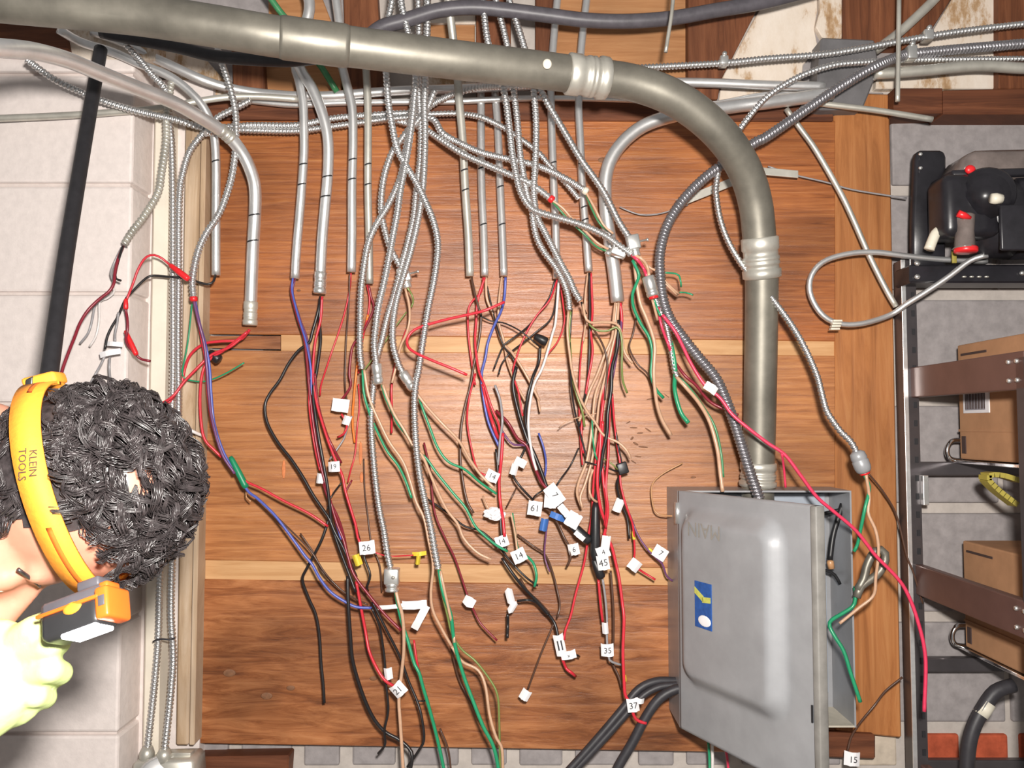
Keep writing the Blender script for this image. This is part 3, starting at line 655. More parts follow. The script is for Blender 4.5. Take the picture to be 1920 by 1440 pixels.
nut(COL.objects[-1], '392,660 402,668 412,676', .009, 'black_tape', .05, 'black_tape_wrap')
W('dark_red', '312,757 320,768 333,788', .075, .075, 'short dark red wire in front of the two full-height spiral cables')
W('white', '332,789 346,800 362,809 380,817', .07, .06, 'short thick white wire end beside the curly hair', .0028)
W('brown', '480,932 530,980 580,1030 605,1068 625,1092 652,1115 690,1134', .05, .07, 'brown wire running just under the long blue one', .0015)
W('copper', '464,915 461,930 470,940', .07, .06, 'bare copper tip below the green tape', .0012)

# drops from the first two conduits
W('dark_red', '551,522 546,546 558,595 570,632 576,680 579,718 585,775 593,830 601,872 609,902 620,942 632,982 644,1012 652,1042 664,1078 692,1116 720,1150 752,1182', .045, .09, 'dark red wire from the spattered conduit running to the lower folded tape', .0024)
W('blue', '549,522 548,548 562,602 574,642 583,692 584,740 592,792 602,842 610,890 618,932 628,972 640,1012', .05, .07, 'dull blue wire twisted among the dark reds from the spattered conduit', .0018)
W('purple', '553,522 549,550 563,600 577,640 582,690 581,730 588,790 598,850 604,884', .04, .06, 'purple wire from the spattered conduit', .0019)
W('black', '601,556 597,582 586,622 580,642 560,657 541,682 525,712 506,738 497,760 501,792 520,828 545,860 567,893 587,928 606,956 617,972 628,998 641,1022 654,1050 668,1082', .05, .07, 'black wire bulging far left in a long loop over the plywood', .0026)
W('black', '603,556 599,600 601,640 594,695 587,735 591,775 598,822 607,872 614,912 619,955 622,985 637,1030 654,1075 667,1110', .055, .08, 'black wire dropping straight from the threaded connector', .0026)
W('red', '604,556 601,600 591,642 587,700 593,752 604,792 617,832 633,872 642,892 648,922 660,962 667,985 671,1008 680,1026 690,1040', .06, .09, 'red wire from the threaded connector to the flag numbered 26', .0022)
tag(COL.objects[-1], 688, 1027, 28, 26, 6, .095, '26')
tag(COL.objects[-1], 626, 875, 22, 20, 4, .095, '19')
W('red', '580,716 580,762 586,812 593,852 600,882', .06, .06, 'short red wire beside the leftmost plain flag', .0017)
tag(COL.objects[-1], 600, 897, 13, 20, -6, .065)
W('black', '667,985 676,1020 684,1048 694,1078 688,1100 690,1108', .08, .07, 'black wire behind the flag numbered 26', .002)
W('dark_red', '590,700 597,760 612,812 626,842 640,868', .07, .06, 'dark red wire ending at the flag numbered 19', .0021)
W('dark_red', '606,905 616,935 634,972 645,1008 651,1040 656,1066', .06, .06, 'dark red wire low in the left bundle', .0024)
W('black', '640,905 622,930 614,955', .05, .05, 'thin black wire crossing the left bundle', .0014)
# third and fourth conduits
W('red', '658,512 656,540 648,580 636,620 622,660 612,690 602,722 600,742', .045, .03, 'thin red wire slanting left below the whitish conduit', .0015)
W('brown', '656,512 654,570 649,640 647,720 652,760', .045, .03, 'thin brown wire straight below the whitish conduit', .0014)
W('dark_red', '691,534 696,558 701,576 691,602 680,622 668,638 660,654 655,700 658,722 645,744 632,758', .04, .05, 'dark red wire ending at the big plain white flag', .0021)
tag(COL.objects[-1], 638, 760, 31, 26, -8, .055)
W('red', '688,534 693,560 690,590 682,625 676,665 672,700', .035, .04, 'red wire behind the leftmost spiral cable', .0016)
W('orange', '690,590 684,616 673,662 668,700 664,740 661,790 665,830', .035, .03, 'orange wire behind the leftmost spiral cable', .0020)
W('red', '640,776 648,790 650,802 644,814 633,820', .05, .055, 'short red curl under the big plain flag', .0018)
tag(COL.objects[-1], 650, 788, 14, 18, -20, .058)
W('grey', '660,780 652,800 645,822 630,845 618,862', .05, .04, 'grey wire curling under the big plain flag', .0016)
W('red', '672,720 674,760 670,800 666,850 658,880 652,905', .03, .03, 'thin red wire left of the tan strands', .0013)
W('brown', '682,860 684,920 690,970 697,1020 712,1060 716,1110', .02, .025, 'thin brown wire near the board between the two long spiral cables', .0013)
W('dark_red', '660,900 648,925 655,950 664,985', .04, .05, 'short dark red curl near the number 26 flag', .0016)
W('red', '690,1030 715,1040 735,1043 775,1041', .08, .07, 'thin red wire leading to the yellow bow', .0011)
tag(COL.objects[-1], 786, 1038, 26, 8, 4, .07, m='yellow_tape', name='yellow_tape_flag'); tag(COL.objects[-1], 784, 1048, 8, 22, -8, .071, m='yellow_tape', name='yellow_tape_flag')
W('red', '668,1090 677,1140 685,1182 692,1220 706,1252 722,1276 740,1287', .07, .09, 'pale red wire curving down to the diamond flag', .0025)
tag(COL.objects[-1], 670, 1050, 14, 22, 20, .075, m='yellow_tape', name='yellow_tape_flag')

# strands below the left spiral cables
W('olive', '764,540 772,552 775,565 771,576', .09, .08, 'short olive wire beneath the left squeeze connector', .0016)
W('tan', '760,542 767,570 768,600 762,626 751,650 742,690 735,718', .09, .08, 'tan wire beneath the left squeeze connector', .0021)
W('olive', '762,585 742,612 717,648 692,682 681,700 680,738', .06, .06, 'olive wire slanting left behind the spiral cables', .0013)
W('red', '762,618 747,662 738,700 734,730 735,770 734,812', .05, .04, 'red wire behind the two grey couplings', .0019)
W('green', '680,694 682,735 692,772 706,806 726,846 746,872 760,900 772,934', .10, .09, 'green wire from the leftmost spiral cable', .0021)
W('tan', '683,694 692,745 711,790 731,830 756,866 770,905 780,940 795,972 803,1010 812,1060 808,1110 812,1145 830,1182 847,1212', .105, .11, 'long tan wire from the leftmost spiral cable to the low green strands', .0023)
W('green', '716,722 723,745 733,767 746,795 762,816 780,847 797,857 820,888 850,925 873,952 890,985 906,1002 930,1022 952,1034', .11, .09, 'green wire from the upper grey coupling running far right', .0021)
W('tan', '718,722 727,748 740,778 756,803 776,838 792,855 804,882 820,920 838,956 858,982 870,1010 895,1036 921,1049', .115, .10, 'tan wire from the upper grey coupling, cut end pointing right', .0024)
W('green', '780,728 791,762 806,802 821,840 841,866 871,880 901,905 931,926', .10, .08, 'green wire from the tilted coupling', .0021)
W('tan', '777,732 800,762 830,795 860,826 880,860 901,890 927,916', .105, .09, 'tan wire from the tilted coupling crossing to flag 14', .0024)
W('dark_red', '795,830 806,880 815,960 835,1010 852,1045 866,1085 876,1115 884,1135 890,1148 902,1170 932,1201', .04, .06, 'dark red wire with a small white flag and a free red end', .0017)
tag(COL.objects[-1], 880, 1128, 22, 20, -28, .066, fold=.5)
W('black', '800,935 840,962 870,986 902,996 932,1022 962,1058 988,1084 1008,1098', .04, .07, 'black wire slanting to the green loop at centre bottom', .0018)

# lowest wires
W('tan', '742,1106 748,1132 754,1152 757,1182 757,1222 753,1262 748,1310 751,1362 757,1460', .10, .10, 'tan wire hanging from the square zinc connector', .0028)
W('green', '741,1106 747,1140 755,1172 765,1202 776,1242 786,1262 793,1288 806,1332 821,1390 836,1460', .098, .095, 'green wire hanging from the square zinc connector', .0028)
W('green', '823,1068 831,1112 845,1152 850,1192 856,1222 871,1272 886,1312 906,1362 926,1402 938,1460', .12, .12, 'bright green wire from the lowest spiral cable', .0030)
W('olive', '822,1068 826,1100 838,1150 848,1190 866,1218 892,1240 921,1278 933,1305 936,1352 938,1460', .115, .11, 'olive wire bowing right from the lowest spiral cable', .0018)
W('tan', '847,1212 866,1240 896,1256 910,1286 918,1340 930,1382 941,1404 943,1460', .11, .12, 'tan wire bowing right at the very bottom', .0024)
W('tan', '826,1070 832,1100 843,1150 850,1180 852,1205', .125, .12, 'tan strand laid against the bright green wire', .0022)
W('brown', '846,1216 860,1272 880,1312 911,1372', .05, .03, 'brown wire behind the bright green one', .0015)
W('black', '697,1140 711,1172 718,1212 722,1248 723,1275 728,1330 721,1368 722,1396 709,1413', .08, .07, 'black wire with a small cylinder flag and a forked tail', .0020)
tag(COL.objects[-1], 728, 1263, 15, 22, 8, .083)
W('black', '698,1128 725,1182 750,1232 766,1277 781,1312 790,1342 795,1385 786,1406 764,1438', .075, .08, 'black wire curving round under the diamond flag', .0022)
tag(COL.objects[-1], 747, 1293, 26, 26, 42, .105, '21')
W('black', '652,1080 653,1132 657,1192 662,1242 680,1302 700,1346 722,1372 747,1386 766,1402 773,1418 768,1450', .08, .08, 'long black wire with pale print at the lower left', .0029)
W('black', '617,972 604,1010 588,1042 575,1066 567,1087 579,1122 592,1152 599,1192 602,1242 606,1282 608,1318', .05, .04, 'black wire hanging farthest left with a cut end', .0024)
W('brown', '563,1000 590,1040 604,1072 640,1106 678,1130', .035, .05, 'thin brown wire crossing behind the blue wire', .0014)
W('red', '776,1200 782,1242 791,1278', .09, .09, 'short red wire against the low green strand', .0018)
W('brown', '825,1366 840,1405 847,1460', .06, .06, 'brown wire right of the low green strand', .0018)
W('black', '778,1312 790,1315 800,1313', .075, .075, 'tiny black stub beside the low green strand', .0014)

# middle conduits
W('brown', '884,520 889,545 897,576 902,592 899,632 889,682 882,722 872,762 865,802 863,852 868,902 876,940 888,962', .05, .06, 'brown wire with white print, left edge of the middle group', .0021)
W('tan', '883,520 890,542 896,560', .05, .05, 'short tan wire at the leftmost middle conduit', .0018)
W('red', '906,520 903,546 886,564 878,582 878,622 883,668 891,722', .05, .05, 'red wire bowing left below the centre conduit', .0017)
W('red', '909,520 896,562 893,602 891,642 897,692 908,722 921,762 934,792 938,812', .055, .065, 'red wire falling straight below the centre conduit', .0021)
W('tan', '911,520 913,560 926,592 941,640 961,662 986,702 1012,752', .05, .05, 'tan wire slanting right from the centre conduit', .0023)
W('black', '913,536 926,592 936,626 946,652 962,672 968,690', .045, .05, 'dark wire beside the slanting tan one', .0015)
W('blue', '948,520 946,556 940,582 926,612 915,642 910,672 903,702 906,742 916,792 936,838', .05, .06, 'blue wire from the rightmost middle conduit', .0023)
W('tan', '941,520 936,560 935,602 945,640 952,680 968,720 985,752', .045, .05, 'tan wire from the rightmost middle conduit', .002)
W('red', '946,566 912,581 886,588 841,598 801,609 776,619 764,634 765,650 780,662 811,676 846,690 876,703', .14, .13, 'bright red wire thrown left in a wide loop', .0023)
W('black', '900,592 921,602 946,606 976,621 1001,641 1014,652', .06, .06, 'thin dark wire slanting right to a black tape lump', .0013)
nut(COL.objects[-1], '1002,630 1014,636 1026,642', .008, 'black_tape', .06, 'black_tape_wrap')
W('red', '892,700 880,745 876,790 884,840 895,880 912,892', .05, .06, 'thin red wire curving down to flag 14', .0016)
W('red', '905,720 913,758 926,800 934,822', .06, .06, 'thicker red wire above the middle tape', .0028)
W('grey', '928,722 938,752 942,790 938,822 934,872', .065, .07, 'grey wire with white print in the middle group', .0022)
W('red', '943,812 940,862 936,902 938,942 943,972 946,1006', .07, .08, 'red wire passing flag 14 towards the crumpled tape', .0026)
tag(COL.objects[-1], 923, 893, 24, 22, -24, .085, '14')
W('tan', '905,930 915,952 926,965', .06, .065, 'short tan wire entering the crumpled tape ball', .0014)
bm = bmesh.new(); bmesh.ops.create_icosphere(bm, subdivisions=3, radius=1)
c0 = P(928, 964, .07)
VV_ = [c0 + V3((v.co.x * .017, v.co.y * .010, v.co.z * .011)) * (1 + .5 * noise.noise(v.co * 2.6) + .2 * noise.noise(v.co * 7)) for v in bm.verts]
FF_ = [tuple(v.index for v in f.verts) for f in bm.faces]; bm.free()
ob('tape_ball', (VV_, FF_), 'tag_paper', COL.objects[-1], False)
W('black', '930,842 935,902 938,962 941,1012 950,1032', .06, .07, 'black wire ending at the dark-printed flag', .0021)
tag(COL.objects[-1], 941, 1015, 24, 22, 18, .078, '14')
W('black', '968,688 962,722 972,772 988,822 1002,852 1016,887 1027,917 1046,946 1062,972 1086,1002 1106,1016', .06, .08, 'thick black wire slanting through the white flags at centre', .0032)
nut(COL.objects[-1], '1062,975 1084,997 1106,1016', .0085, 'black_tape', .08, 'black_tape_wrap')
tag(COL.objects[-1], 1075, 975, 26, 30, -30, .09); tag(COL.objects[-1], 1058, 958, 26, 14, -50, .088); tag(COL.objects[-1], 1087, 1005, 22, 10, -40, .091)
W('blue', '1010,812 1020,842 1024,872 1020,902', .05, .05, 'pale blue wire bowing beside the slanting black', .0018)
W('dark_red', '930,770 952,792 970,822 988,836 1001,872 1016,905 1032,922', .055, .075, 'dark red wire running with the slanting black', .0026)
tag(COL.objects[-1], 1040, 928, 40, 26, -52, .09, '7'); tag(COL.objects[-1], 1032, 935, 22, 36, -4, .088)
W('purple', '936,800 960,832 985,836 996,860 1010,890', .06, .06, 'purple wire under the slanting black', .0018)
W('black', '1085,840 1070,872 1052,897 1038,918', .05, .06, 'thin black wire rising right from the twin flags', .0014)
W('black', '1020,918 1005,928 998,938 1002,945', .07, .07, 'thin black wire looping to the flag marked 61', .0014)
tag(COL.objects[-1], 1003, 953, 26, 28, -8, .078, '61')
W('black', '990,828 978,855 968,870 962,890 972,908 988,926 1000,938', .06, .07, 'black wire through the small pair of white flags', .002)
tag(COL.objects[-1], 976, 867, 22, 16, -28, .072); tag(COL.objects[-1], 964, 880, 13, 22, -16, .075)
W('brown', '968,915 958,935 950,950', .06, .06, 'short brown wire left of the flag marked 61', .0013)
W('brown', '1018,950 1032,960 1046,982 1058,1008 1068,1026 1070,1046 1063,1062', .06, .06, 'brown wire ending at the flag marked 6', .002)
tag(COL.objects[-1], 1076, 1030, 20, 22, 12, .068, '6')
tag(COL.objects[-1], 1046, 969, 30, 12, -22, .075, m='blue_tape', name='blue_tape_flag')
W('purple', '1028,975 1024,1000 1021,1040 1028,1066 1031,1072', .06, .05, 'thin violet wire below the blue tape', .0014)
tag(COL.objects[-1], 1020, 984, 14, 24, -10, .066, m='blue_tape', name='blue_tape_flag')
W('green', '960,962 966,1002 972,1032 986,1042 1000,1056 1006,1080 1002,1100', .08, .09, 'green wire looping beside a flag marked 14 at centre bottom', .0022)
tag(COL.objects[-1], 973, 1042, 26, 26, 24, .095, '14')
W('tan', '958,962 966,1002 970,1036', .085, .085, 'tan wire behind the looping green one', .0017)
W('brown', '970,1002 1000,1024 1022,1040 1036,1072 1046,1112 1050,1136 1045,1158', .04, .05, 'brown wire sagging to the tall twisted flag', .0016)

# right middle
W('black', '1041,524 1031,556 1011,586 991,611 966,631 946,646 936,666 926,692', .05, .06, 'thin black wire fanning left from the left pair conduit', .0015)
W('red', '1045,524 1031,562 1006,592 986,626 971,662 962,700 972,735 980,780', .055, .065, 'thin red wire fanning left from the left pair conduit', .0016)
W('black', '1047,530 1036,592 1006,622 976,646 956,662 941,682 935,702', .05, .05, 'lower black wire fanning left from the left pair conduit', .0015)
W('white', '1048,526 1042,602 1036,626 1026,662 1016,692 1001,722 993,762 991,802 998,852 1006,882', .06, .07, 'dull white wire falling in a slow curve at centre', .0023)
W('red', '1050,528 1056,572 1058,606 1046,640 1026,666 1016,692', .05, .05, 'red wire curling back under the left pair conduit', .0014)
W('black', '1013,648 1010,680 1000,705 990,742 985,782 992,822', .055, .06, 'black wire beside the dull white curve', .0026)
W('tan', '1012,702 1003,722 1008,745 1013,772', .05, .05, 'short tan wire ending free at centre', .0018)
W('tan', '1066,584 1064,622 1068,662 1074,702 1086,742 1100,770 1116,792 1132,816 1160,830 1176,846 1182,860', .105, .08, 'long tan wire with its tip reaching right of the dark smudges', .0022)
W('olive', '1070,584 1067,622 1070,662 1072,702 1082,742 1092,772 1096,800', .10, .07, 'olive wire below the left of the side-by-side cables', .002)
W('black', '1072,582 1070,615 1068,650 1070,690 1072,732 1078,772 1088,812 1098,852 1102,872', .095, .06, 'black wire below the left of the side-by-side cables', .0016)
W('black', '1090,566 1094,578 1099,588', .11, .10, 'black stub at the right of the side-by-side cables', .0018)
W('olive', '1091,568 1096,590 1104,606 1112,615 1122,620 1140,620 1158,614 1166,640 1166,690 1168,715 1176,737', .11, .09, 'olive wire hooking right across the widest conduit wires', .0018)
W('tan', '1093,570 1098,596 1108,605 1130,604 1157,608 1166,630 1171,660 1186,681', .112, .095, 'tan wire hooking right and drooping', .0022)
W('brown', '1100,600 1112,616 1130,646 1139,680 1136,722 1134,750', .10, .08, 'brown wire behind the drooping tan hook', .0018)
W('tan', '1102,512 1097,562 1098,602 1094,640', .05, .05, 'tan wire from the right pair conduit', .0018)
W('red', '1108,512 1111,582 1108,622 1111,662 1101,722 1094,772 1090,812 1094,850', .05, .06, 'red wire from the right pair conduit', .002)
W('black', '1105,512 1106,602 1105,662 1101,722 1092,765 1086,800', .055, .06, 'black wire from the right pair conduit', .002)
W('red', '1099,602 1092,642 1087,702 1086,762 1088,820 1092,872', .045, .05, 'thin red wire falling left of the right pair conduit', .0014)
# widest conduit
W('tan', '1154,568 1150,602 1148,632 1135,662 1120,702 1106,732 1096,762 1086,790', .07, .07, 'first tan wire from the widest conduit', .0024)
W('tan', '1157,568 1152,612 1143,652 1130,702 1116,742 1110,802 1101,862 1086,902 1082,925 1090,950', .075, .07, 'second tan wire from the widest conduit, bowing low', .0024)
W('tan', '1160,568 1156,615 1146,660 1136,702 1124,752 1118,805 1110,862 1098,905 1088,932 1092,952', .08, .07, 'third tan wire from the widest conduit', .0022)
W('red', '1163,568 1166,602 1161,642 1146,682 1136,722 1128,782 1125,842 1120,902 1126,952 1136,985 1130,1012', .075, .08, 'red wire from the widest conduit to the stacked flags', .0026)
tag(COL.objects[-1], 1136, 1018, 16, 28, -8, .092); tag(COL.objects[-1], 1131, 1035, 24, 22, 20, .096, '4'); tag(COL.objects[-1], 1131, 1055, 22, 28, 10, .1, '45')
W('red', '1158,600 1152,642 1140,690 1130,742 1126,802 1116,870 1112,920 1110,965 1104,1000 1096,1052 1086,1090 1078,1120 1070,1155 1060,1182 1058,1200', .07, .06, 'pale red wire from the widest conduit to the tall twisted flag', .0020)
W('black', '1160,600 1157,652 1148,690 1146,732 1140,772 1138,812 1130,852 1125,892 1118,932 1115,962 1118,1002 1112,1032 1114,1056 1124,1082', .085, .08, 'black wire from the widest conduit, thickened with tape', .0030)
nut(COL.objects[-1], '1117,942 1114,1000 1116,1050', .0088, 'black_tape', .08, 'black_tape_wrap'); nut(COL.objects[-1], '1113,1048 1117,1064 1128,1084', .008, 'black_tape', .08, 'black_tape_wrap')
W('purple', '1166,590 1164,620 1158,655 1150,700 1142,745', .07, .07, 'violet wire in front of the widest conduit bundle', .0022)
W('red', '1148,738 1152,792 1157,832 1163,872 1163,902 1170,935 1180,965 1187,988 1190,1032 1188,1052', .07, .06, 'thin red wire with a yellow band above a plain flag', .0018)
nut(COL.objects[-1], '1187,995 1188,1003 1189,1012', .0028, 'yellow_tape', .062, 'yellow_band'); tag(COL.objects[-1], 1190, 1060, 22, 22, -38, .064)
W('red', '1190,1062 1206,1073 1229,1087', .06, .05, 'red tail below the plain flag', .0018)
W('black', '1146,732 1150,782 1160,842 1166,880 1157,905 1163,940 1176,972 1180,1010', .06, .05, 'dark wire with a square black tape lump', .0020)
ob('black_tape_wrap', obox(P(1167, 878, .065), V3((.009, 0, .003)), Y * .006, V3((-.003, 0, .010)), .002), 'black_tape', COL.objects[-1]); tag(COL.objects[-2], 1160, 948, 16, 26, -22, .062)
W('purple', '1163,902 1170,940 1182,968 1196,1003 1214,1030 1230,1046 1242,1058 1250,1080 1262,1090', .055, .05, 'dull violet wire ending at the flag next to the panel', .0017)
tag(COL.objects[-1], 1238, 1037, 26, 24, -32, .062, '7'); nut(COL.objects[-1], '1216,1028 1222,1034', .003, 'yellow_tape', .055, 'yellow_band')
W('black', '1098,866 1112,870 1130,874 1150,882 1160,884', .09, .07, 'thin black wire tied across the reds', .0014)
W('olive', '1122,860 1136,862 1150,872 1158,880', .085, .07, 'thin olive wire tied across the reds', .0012)
W('tan', '1118,775 1098,780 1080,784 1060,792 1048,802', .08, .07, 'thin bare tan wire sticking out left', .0009)
W('red', '1130,790 1128,850 1132,905 1138,950 1134,985', .085, .085, 'bright red wire beside the taped black', .0026)
W('red', '1144,742 1142,800 1140,860 1136,915 1140,955 1136,990', .09, .09, 'second bright red wire beside the taped black', .0022)
W('tan', '1112,880 1106,900 1106,925 1114,938 1122,942', .09, .085, 'small tan hook behind the taped black', .002)
W('green', '1110,785 1112,825 1116,852 1122,866', .08, .08, 'short green wire among the reds', .0015)

# bottom centre
W('black', '941,1046 966,1082 986,1106 1011,1132 1036,1162 1043,1178 1047,1200', .07, .06, 'black wire into the tall printed flag at bottom centre', .0026)
tag(COL.objects[-1], 1050, 1210, 19, 42, 12, .068, 'II'); tag(COL.objects[-1], 1066, 1228, 28, 16, 12, .07, 'x')
W('black', '952,1152 952,1172 951,1196', .06, .06, 'short black stub below the white twist', .0026)
tag(COL.objects[-1], 956, 1118, 14, 34, 14, .066, fold=.7); tag(COL.objects[-1], 961, 1138, 12, 26, -32, .068, fold=.7)
W('black', '970,1127 990,1125 1006,1130 1022,1148 1028,1152', .06, .06, 'short black wire right of the white twist', .0022)
W('brown', '1040,1166 1016,1222 1001,1262 990,1292', .05, .05, 'thin brown wire to the balled flag', .0016)
tag(COL.objects[-1], 985, 1303, 18, 20, -30, .056)
W('red', '1054,1234 1062,1254 1070,1260 1079,1268', .06, .05, 'short red tail under the tall printed flag', .0025)
W('black', '1070,1228 1080,1228 1086,1231', .06, .05, 'tiny black stub beside the tall printed flag', .002)
W('brown', '975,1085 990,1110 1010,1128 1030,1150', .04, .05, 'brown wire behind the black one at bottom centre', .0022)
W('grey', '1130,1086 1135,1122 1138,1160 1138,1200 1142,1235 1150,1242 1166,1247', .075, .06, 'grey wire carrying the flag marked 35', .002)
tag(COL.objects[-1], 1139, 1219, 23, 24, 2, .072, '35'); tag(COL.objects[-1], 1135, 1178, 11, 22, 4, .074)
W('red', '1122,1086 1126,1132 1130,1166', .07, .065, 'short pale red wire beside the flag marked 35', .0022)
W('brown', '1145,1070 1150,1142 1150,1202 1148,1240 1160,1268 1166,1290', .05, .04, 'brown wire behind the flag marked 35', .002)
W('red', '1134,1003 1146,1022 1156,1062 1161,1086 1167,1132 1170,1162 1168,1222 1170,1272 1172,1302 1181,1318 1190,1345 1200,1353 1212,1356', .08, .1, 'long red wire with a yellow band, lowest flag at right', .0026)
nut(COL.objects[-1], '1171,1265 1171,1278', .0036, 'yellow_tape', .094, 'yellow_band'); tag(COL.objects[-1], 1187, 1322, 22, 26, 8, .105, '37'); tag(COL.objects[-1], 1200, 1314, 16, 10, -10, .104)

# right-hand cluster
W('tan', '1033,374 1055,390 1071,408 1100,436 1121,456 1146,470', .11, .11, 'tan wire from the red-tipped cut end to the lying connector', .002)
W('dim_green', '1033,376 1050,394 1066,412 1096,440 1118,462 1140,472', .105, .105, 'green wire from the red-tipped cut end', .0018)
W('tan', '1097,358 1115,390 1131,421 1150,438', .10, .11, 'tan wire from the upper parallel cable', .002)
W('dim_green', '1097,360 1110,392 1125,420 1140,432', .095, .1, 'green wire from the upper parallel cable', .0018)
W('pink', '1184,478 1196,488 1206,502 1213,518', .13, .13, 'short pink wire into the round zinc coupling', .0026)
W('tan', '1188,478 1204,486 1214,500 1217,518', .132, .132, 'short tan wire into the round zinc coupling', .0026)
W('green', '1186,488 1198,514 1194,530 1186,552 1188,576 1201,606 1217,632 1223,662 1221,702 1230,730 1244,746', .12, .08, 'bright green wire hanging left of the round coupling', .0026)
W('tan', '1189,484 1193,522 1200,566 1212,596 1223,626 1228,652 1226,702 1231,752 1241,786 1258,816', .115, .09, 'thick tan wire hanging left of the round coupling', .0030)
W('brown', '1194,592 1187,626 1180,651 1195,682 1215,702 1226,736', .06, .05, 'thin brown wire behind the bright green one', .0015)
W('tan', '1200,480 1216,500 1236,511 1246,526 1261,541 1273,551', .11, .10, 'tan wire poking right of the round coupling', .002)
W('tan', '1222,520 1240,526 1256,540 1270,554', .105, .1, 'lower tan wire poking right of the round coupling', .0018)
W('green', '1246,511 1270,514 1276,525 1277,538', .10, .09, 'green tip bent down at far right of the connectors', .0015)
W('green', '1275,548 1288,549 1299,553', .10, .09, 'small green tip below the bent one', .0014)
W('tan', '1223,562 1228,580 1233,600', .12, .11, 'short tan wire under the red rim', .0022)
W('green', '1226,562 1232,578 1238,592', .118, .11, 'short green wire under the red rim', .002)
W('pink', '1234,576 1240,610 1254,648 1258,660', .11, .10, 'pink wire left of the dark flexible conduit', .0024)
W('green', '1258,640 1266,690 1265,730 1276,772 1291,793', .10, .09, 'bright green wire with a cut end at the right of the board', .0036)
W('dark_red', '1266,680 1285,705 1305,722 1330,752 1360,768 1384,778', .085, .1, 'dark red wire crossing behind the flexible conduit', .0026)
W('tan', '1268,706 1286,726 1311,756 1331,792 1345,842 1350,882 1355,922', .10, .11, 'thick tan wire reaching down to the panel top', .0032)
W('dim_green', '1270,706 1290,724 1318,762 1340,800 1352,850 1356,895', .09, .09, 'green wire hidden along the thick tan one', .0022)
W('pink', '1242,590 1265,620 1281,651 1296,682 1321,721 1350,746 1372,776 1402,802 1440,831 1472,853 1501,891 1531,931 1561,957 1601,991 1626,1021 1642,1042 1681,1082 1701,1112 1720,1162 1735,1232 1733,1334', .13, .2, 'very long pink wire slanting from the coupling past the panel to lower right', .0028)
tag(COL.objects[-1], 1333, 728, 26, 17, -32, .16)
W('pink', '1466,850 1470,880 1473,914', .17, .14, 'short pink branch above the panel', .0018)
# right of the panel
W('green', '1621,890 1630,916 1622,952 1615,986 1608,1020 1601,1034', .17, .16, 'green wire from the grey end coupling, cut beside the panel', .0026)
W('tan', '1624,890 1630,932 1628,962 1641,992 1647,1022 1646,1052 1642,1082 1638,1116 1610,1140 1574,1169', .175, .16, 'tan wire from the grey end coupling through the brown ring', .0024)
W('brown', '1627,886 1656,922 1681,967 1700,1042 1712,1072 1730,1132', .05, .03, 'thin brown wire down the right edge of the post', .0016)
W('green', '1603,1100 1604,1118 1600,1136 1580,1150 1560,1162 1555,1173 1565,1193 1582,1221 1595,1262 1605,1292 1613,1316', .13, .16, 'thick green wire folding across the open panel', .0030)
W('brown', '1692,1270 1660,1296 1640,1322 1612,1356 1596,1382 1589,1410', .05, .05, 'dark wire looping to the flag at the lower right', .0018)
tag(COL.objects[-1], 1598, 1423, 27, 26, -4, .056, '15')
W('copper', '1280,868 1240,890 1222,912 1225,950 1236,965 1268,968', .03, .05, 'bent bare copper hook left of the panel', .0013)
ro = cable('ring_loop', '1608,1106 1620,1085 1626,1060 1640,1034 1656,1032 1660,1050 1648,1074 1630,1088 1614,1100 1606,1120', .0068, .14, .14, 'emt_rigid', 'dark olive loop of stiff cable at the panel right edge', 'cable', 10)
for i, (s, r, lb) in enumerate((('1300,1274 1272,1277 1232,1277 1198,1292 1170,1326 1140,1362 1100,1408 1060,1452', .0072, 'upper black cable curving out of the panel lower left'),
                                ('1300,1280 1270,1284 1236,1288 1206,1304 1178,1334 1148,1368 1108,1412 1066,1456', .0062, 'middle black cable curving out of the panel lower left'),
                                ('1300,1290 1268,1292 1236,1310 1210,1346 1186,1392 1160,1436 1145,1470', .0085, 'lower thick black cable curving out of the panel lower left'))):
    cable('black_cable', s, r, .06 + .012 * i, .09, 'cable_black', lb, group='black cables below the panel')
W('green', '1328,1390 1330,1420 1331,1460', .06, .06, 'green wire below the panel door', .0022)
W('white', '1335,1392 1336,1420 1336,1460', .065, .065, 'white wire below the panel door', .0026)
W('pink', '1360,1402 1364,1425 1367,1460', .06, .06, 'pink wire below the panel door', .0022)

# ------------------------------------------------------------------ conduit body box at the lower left
cb = empty('conduit_box', P(308, 1440, .06), 'dull grey outlet box where the two full-height cables end', 'outlet box')
ob('body', prism([(248, 1428), (362, 1425), (368, 1500), (236, 1500)], .075, .06, .006), 'emt_old', cb)
ob('cover_ring', lathe(P(300, 1462, .075), P(300, 1462, .083), [(0, .040), (.5, .040), (1, .034)], 24), 'emt', cb)
ob('connector', lathe(P(277, 1400, .058), P(274, 1428, .058), [(0, .009), (.4, .013), (1, .013)]), 'emt_old', cb)
ob('connector', lathe(P(309, 1404, .062), P(307, 1428, .062), [(0, .009), (.4, .013), (1, .013)]), 'emt_old', cb)
ob('bracket', obox(P(340, 1412, .05), X * .02, Y * .01, Z * .004, .001), 'emt_old', cb)

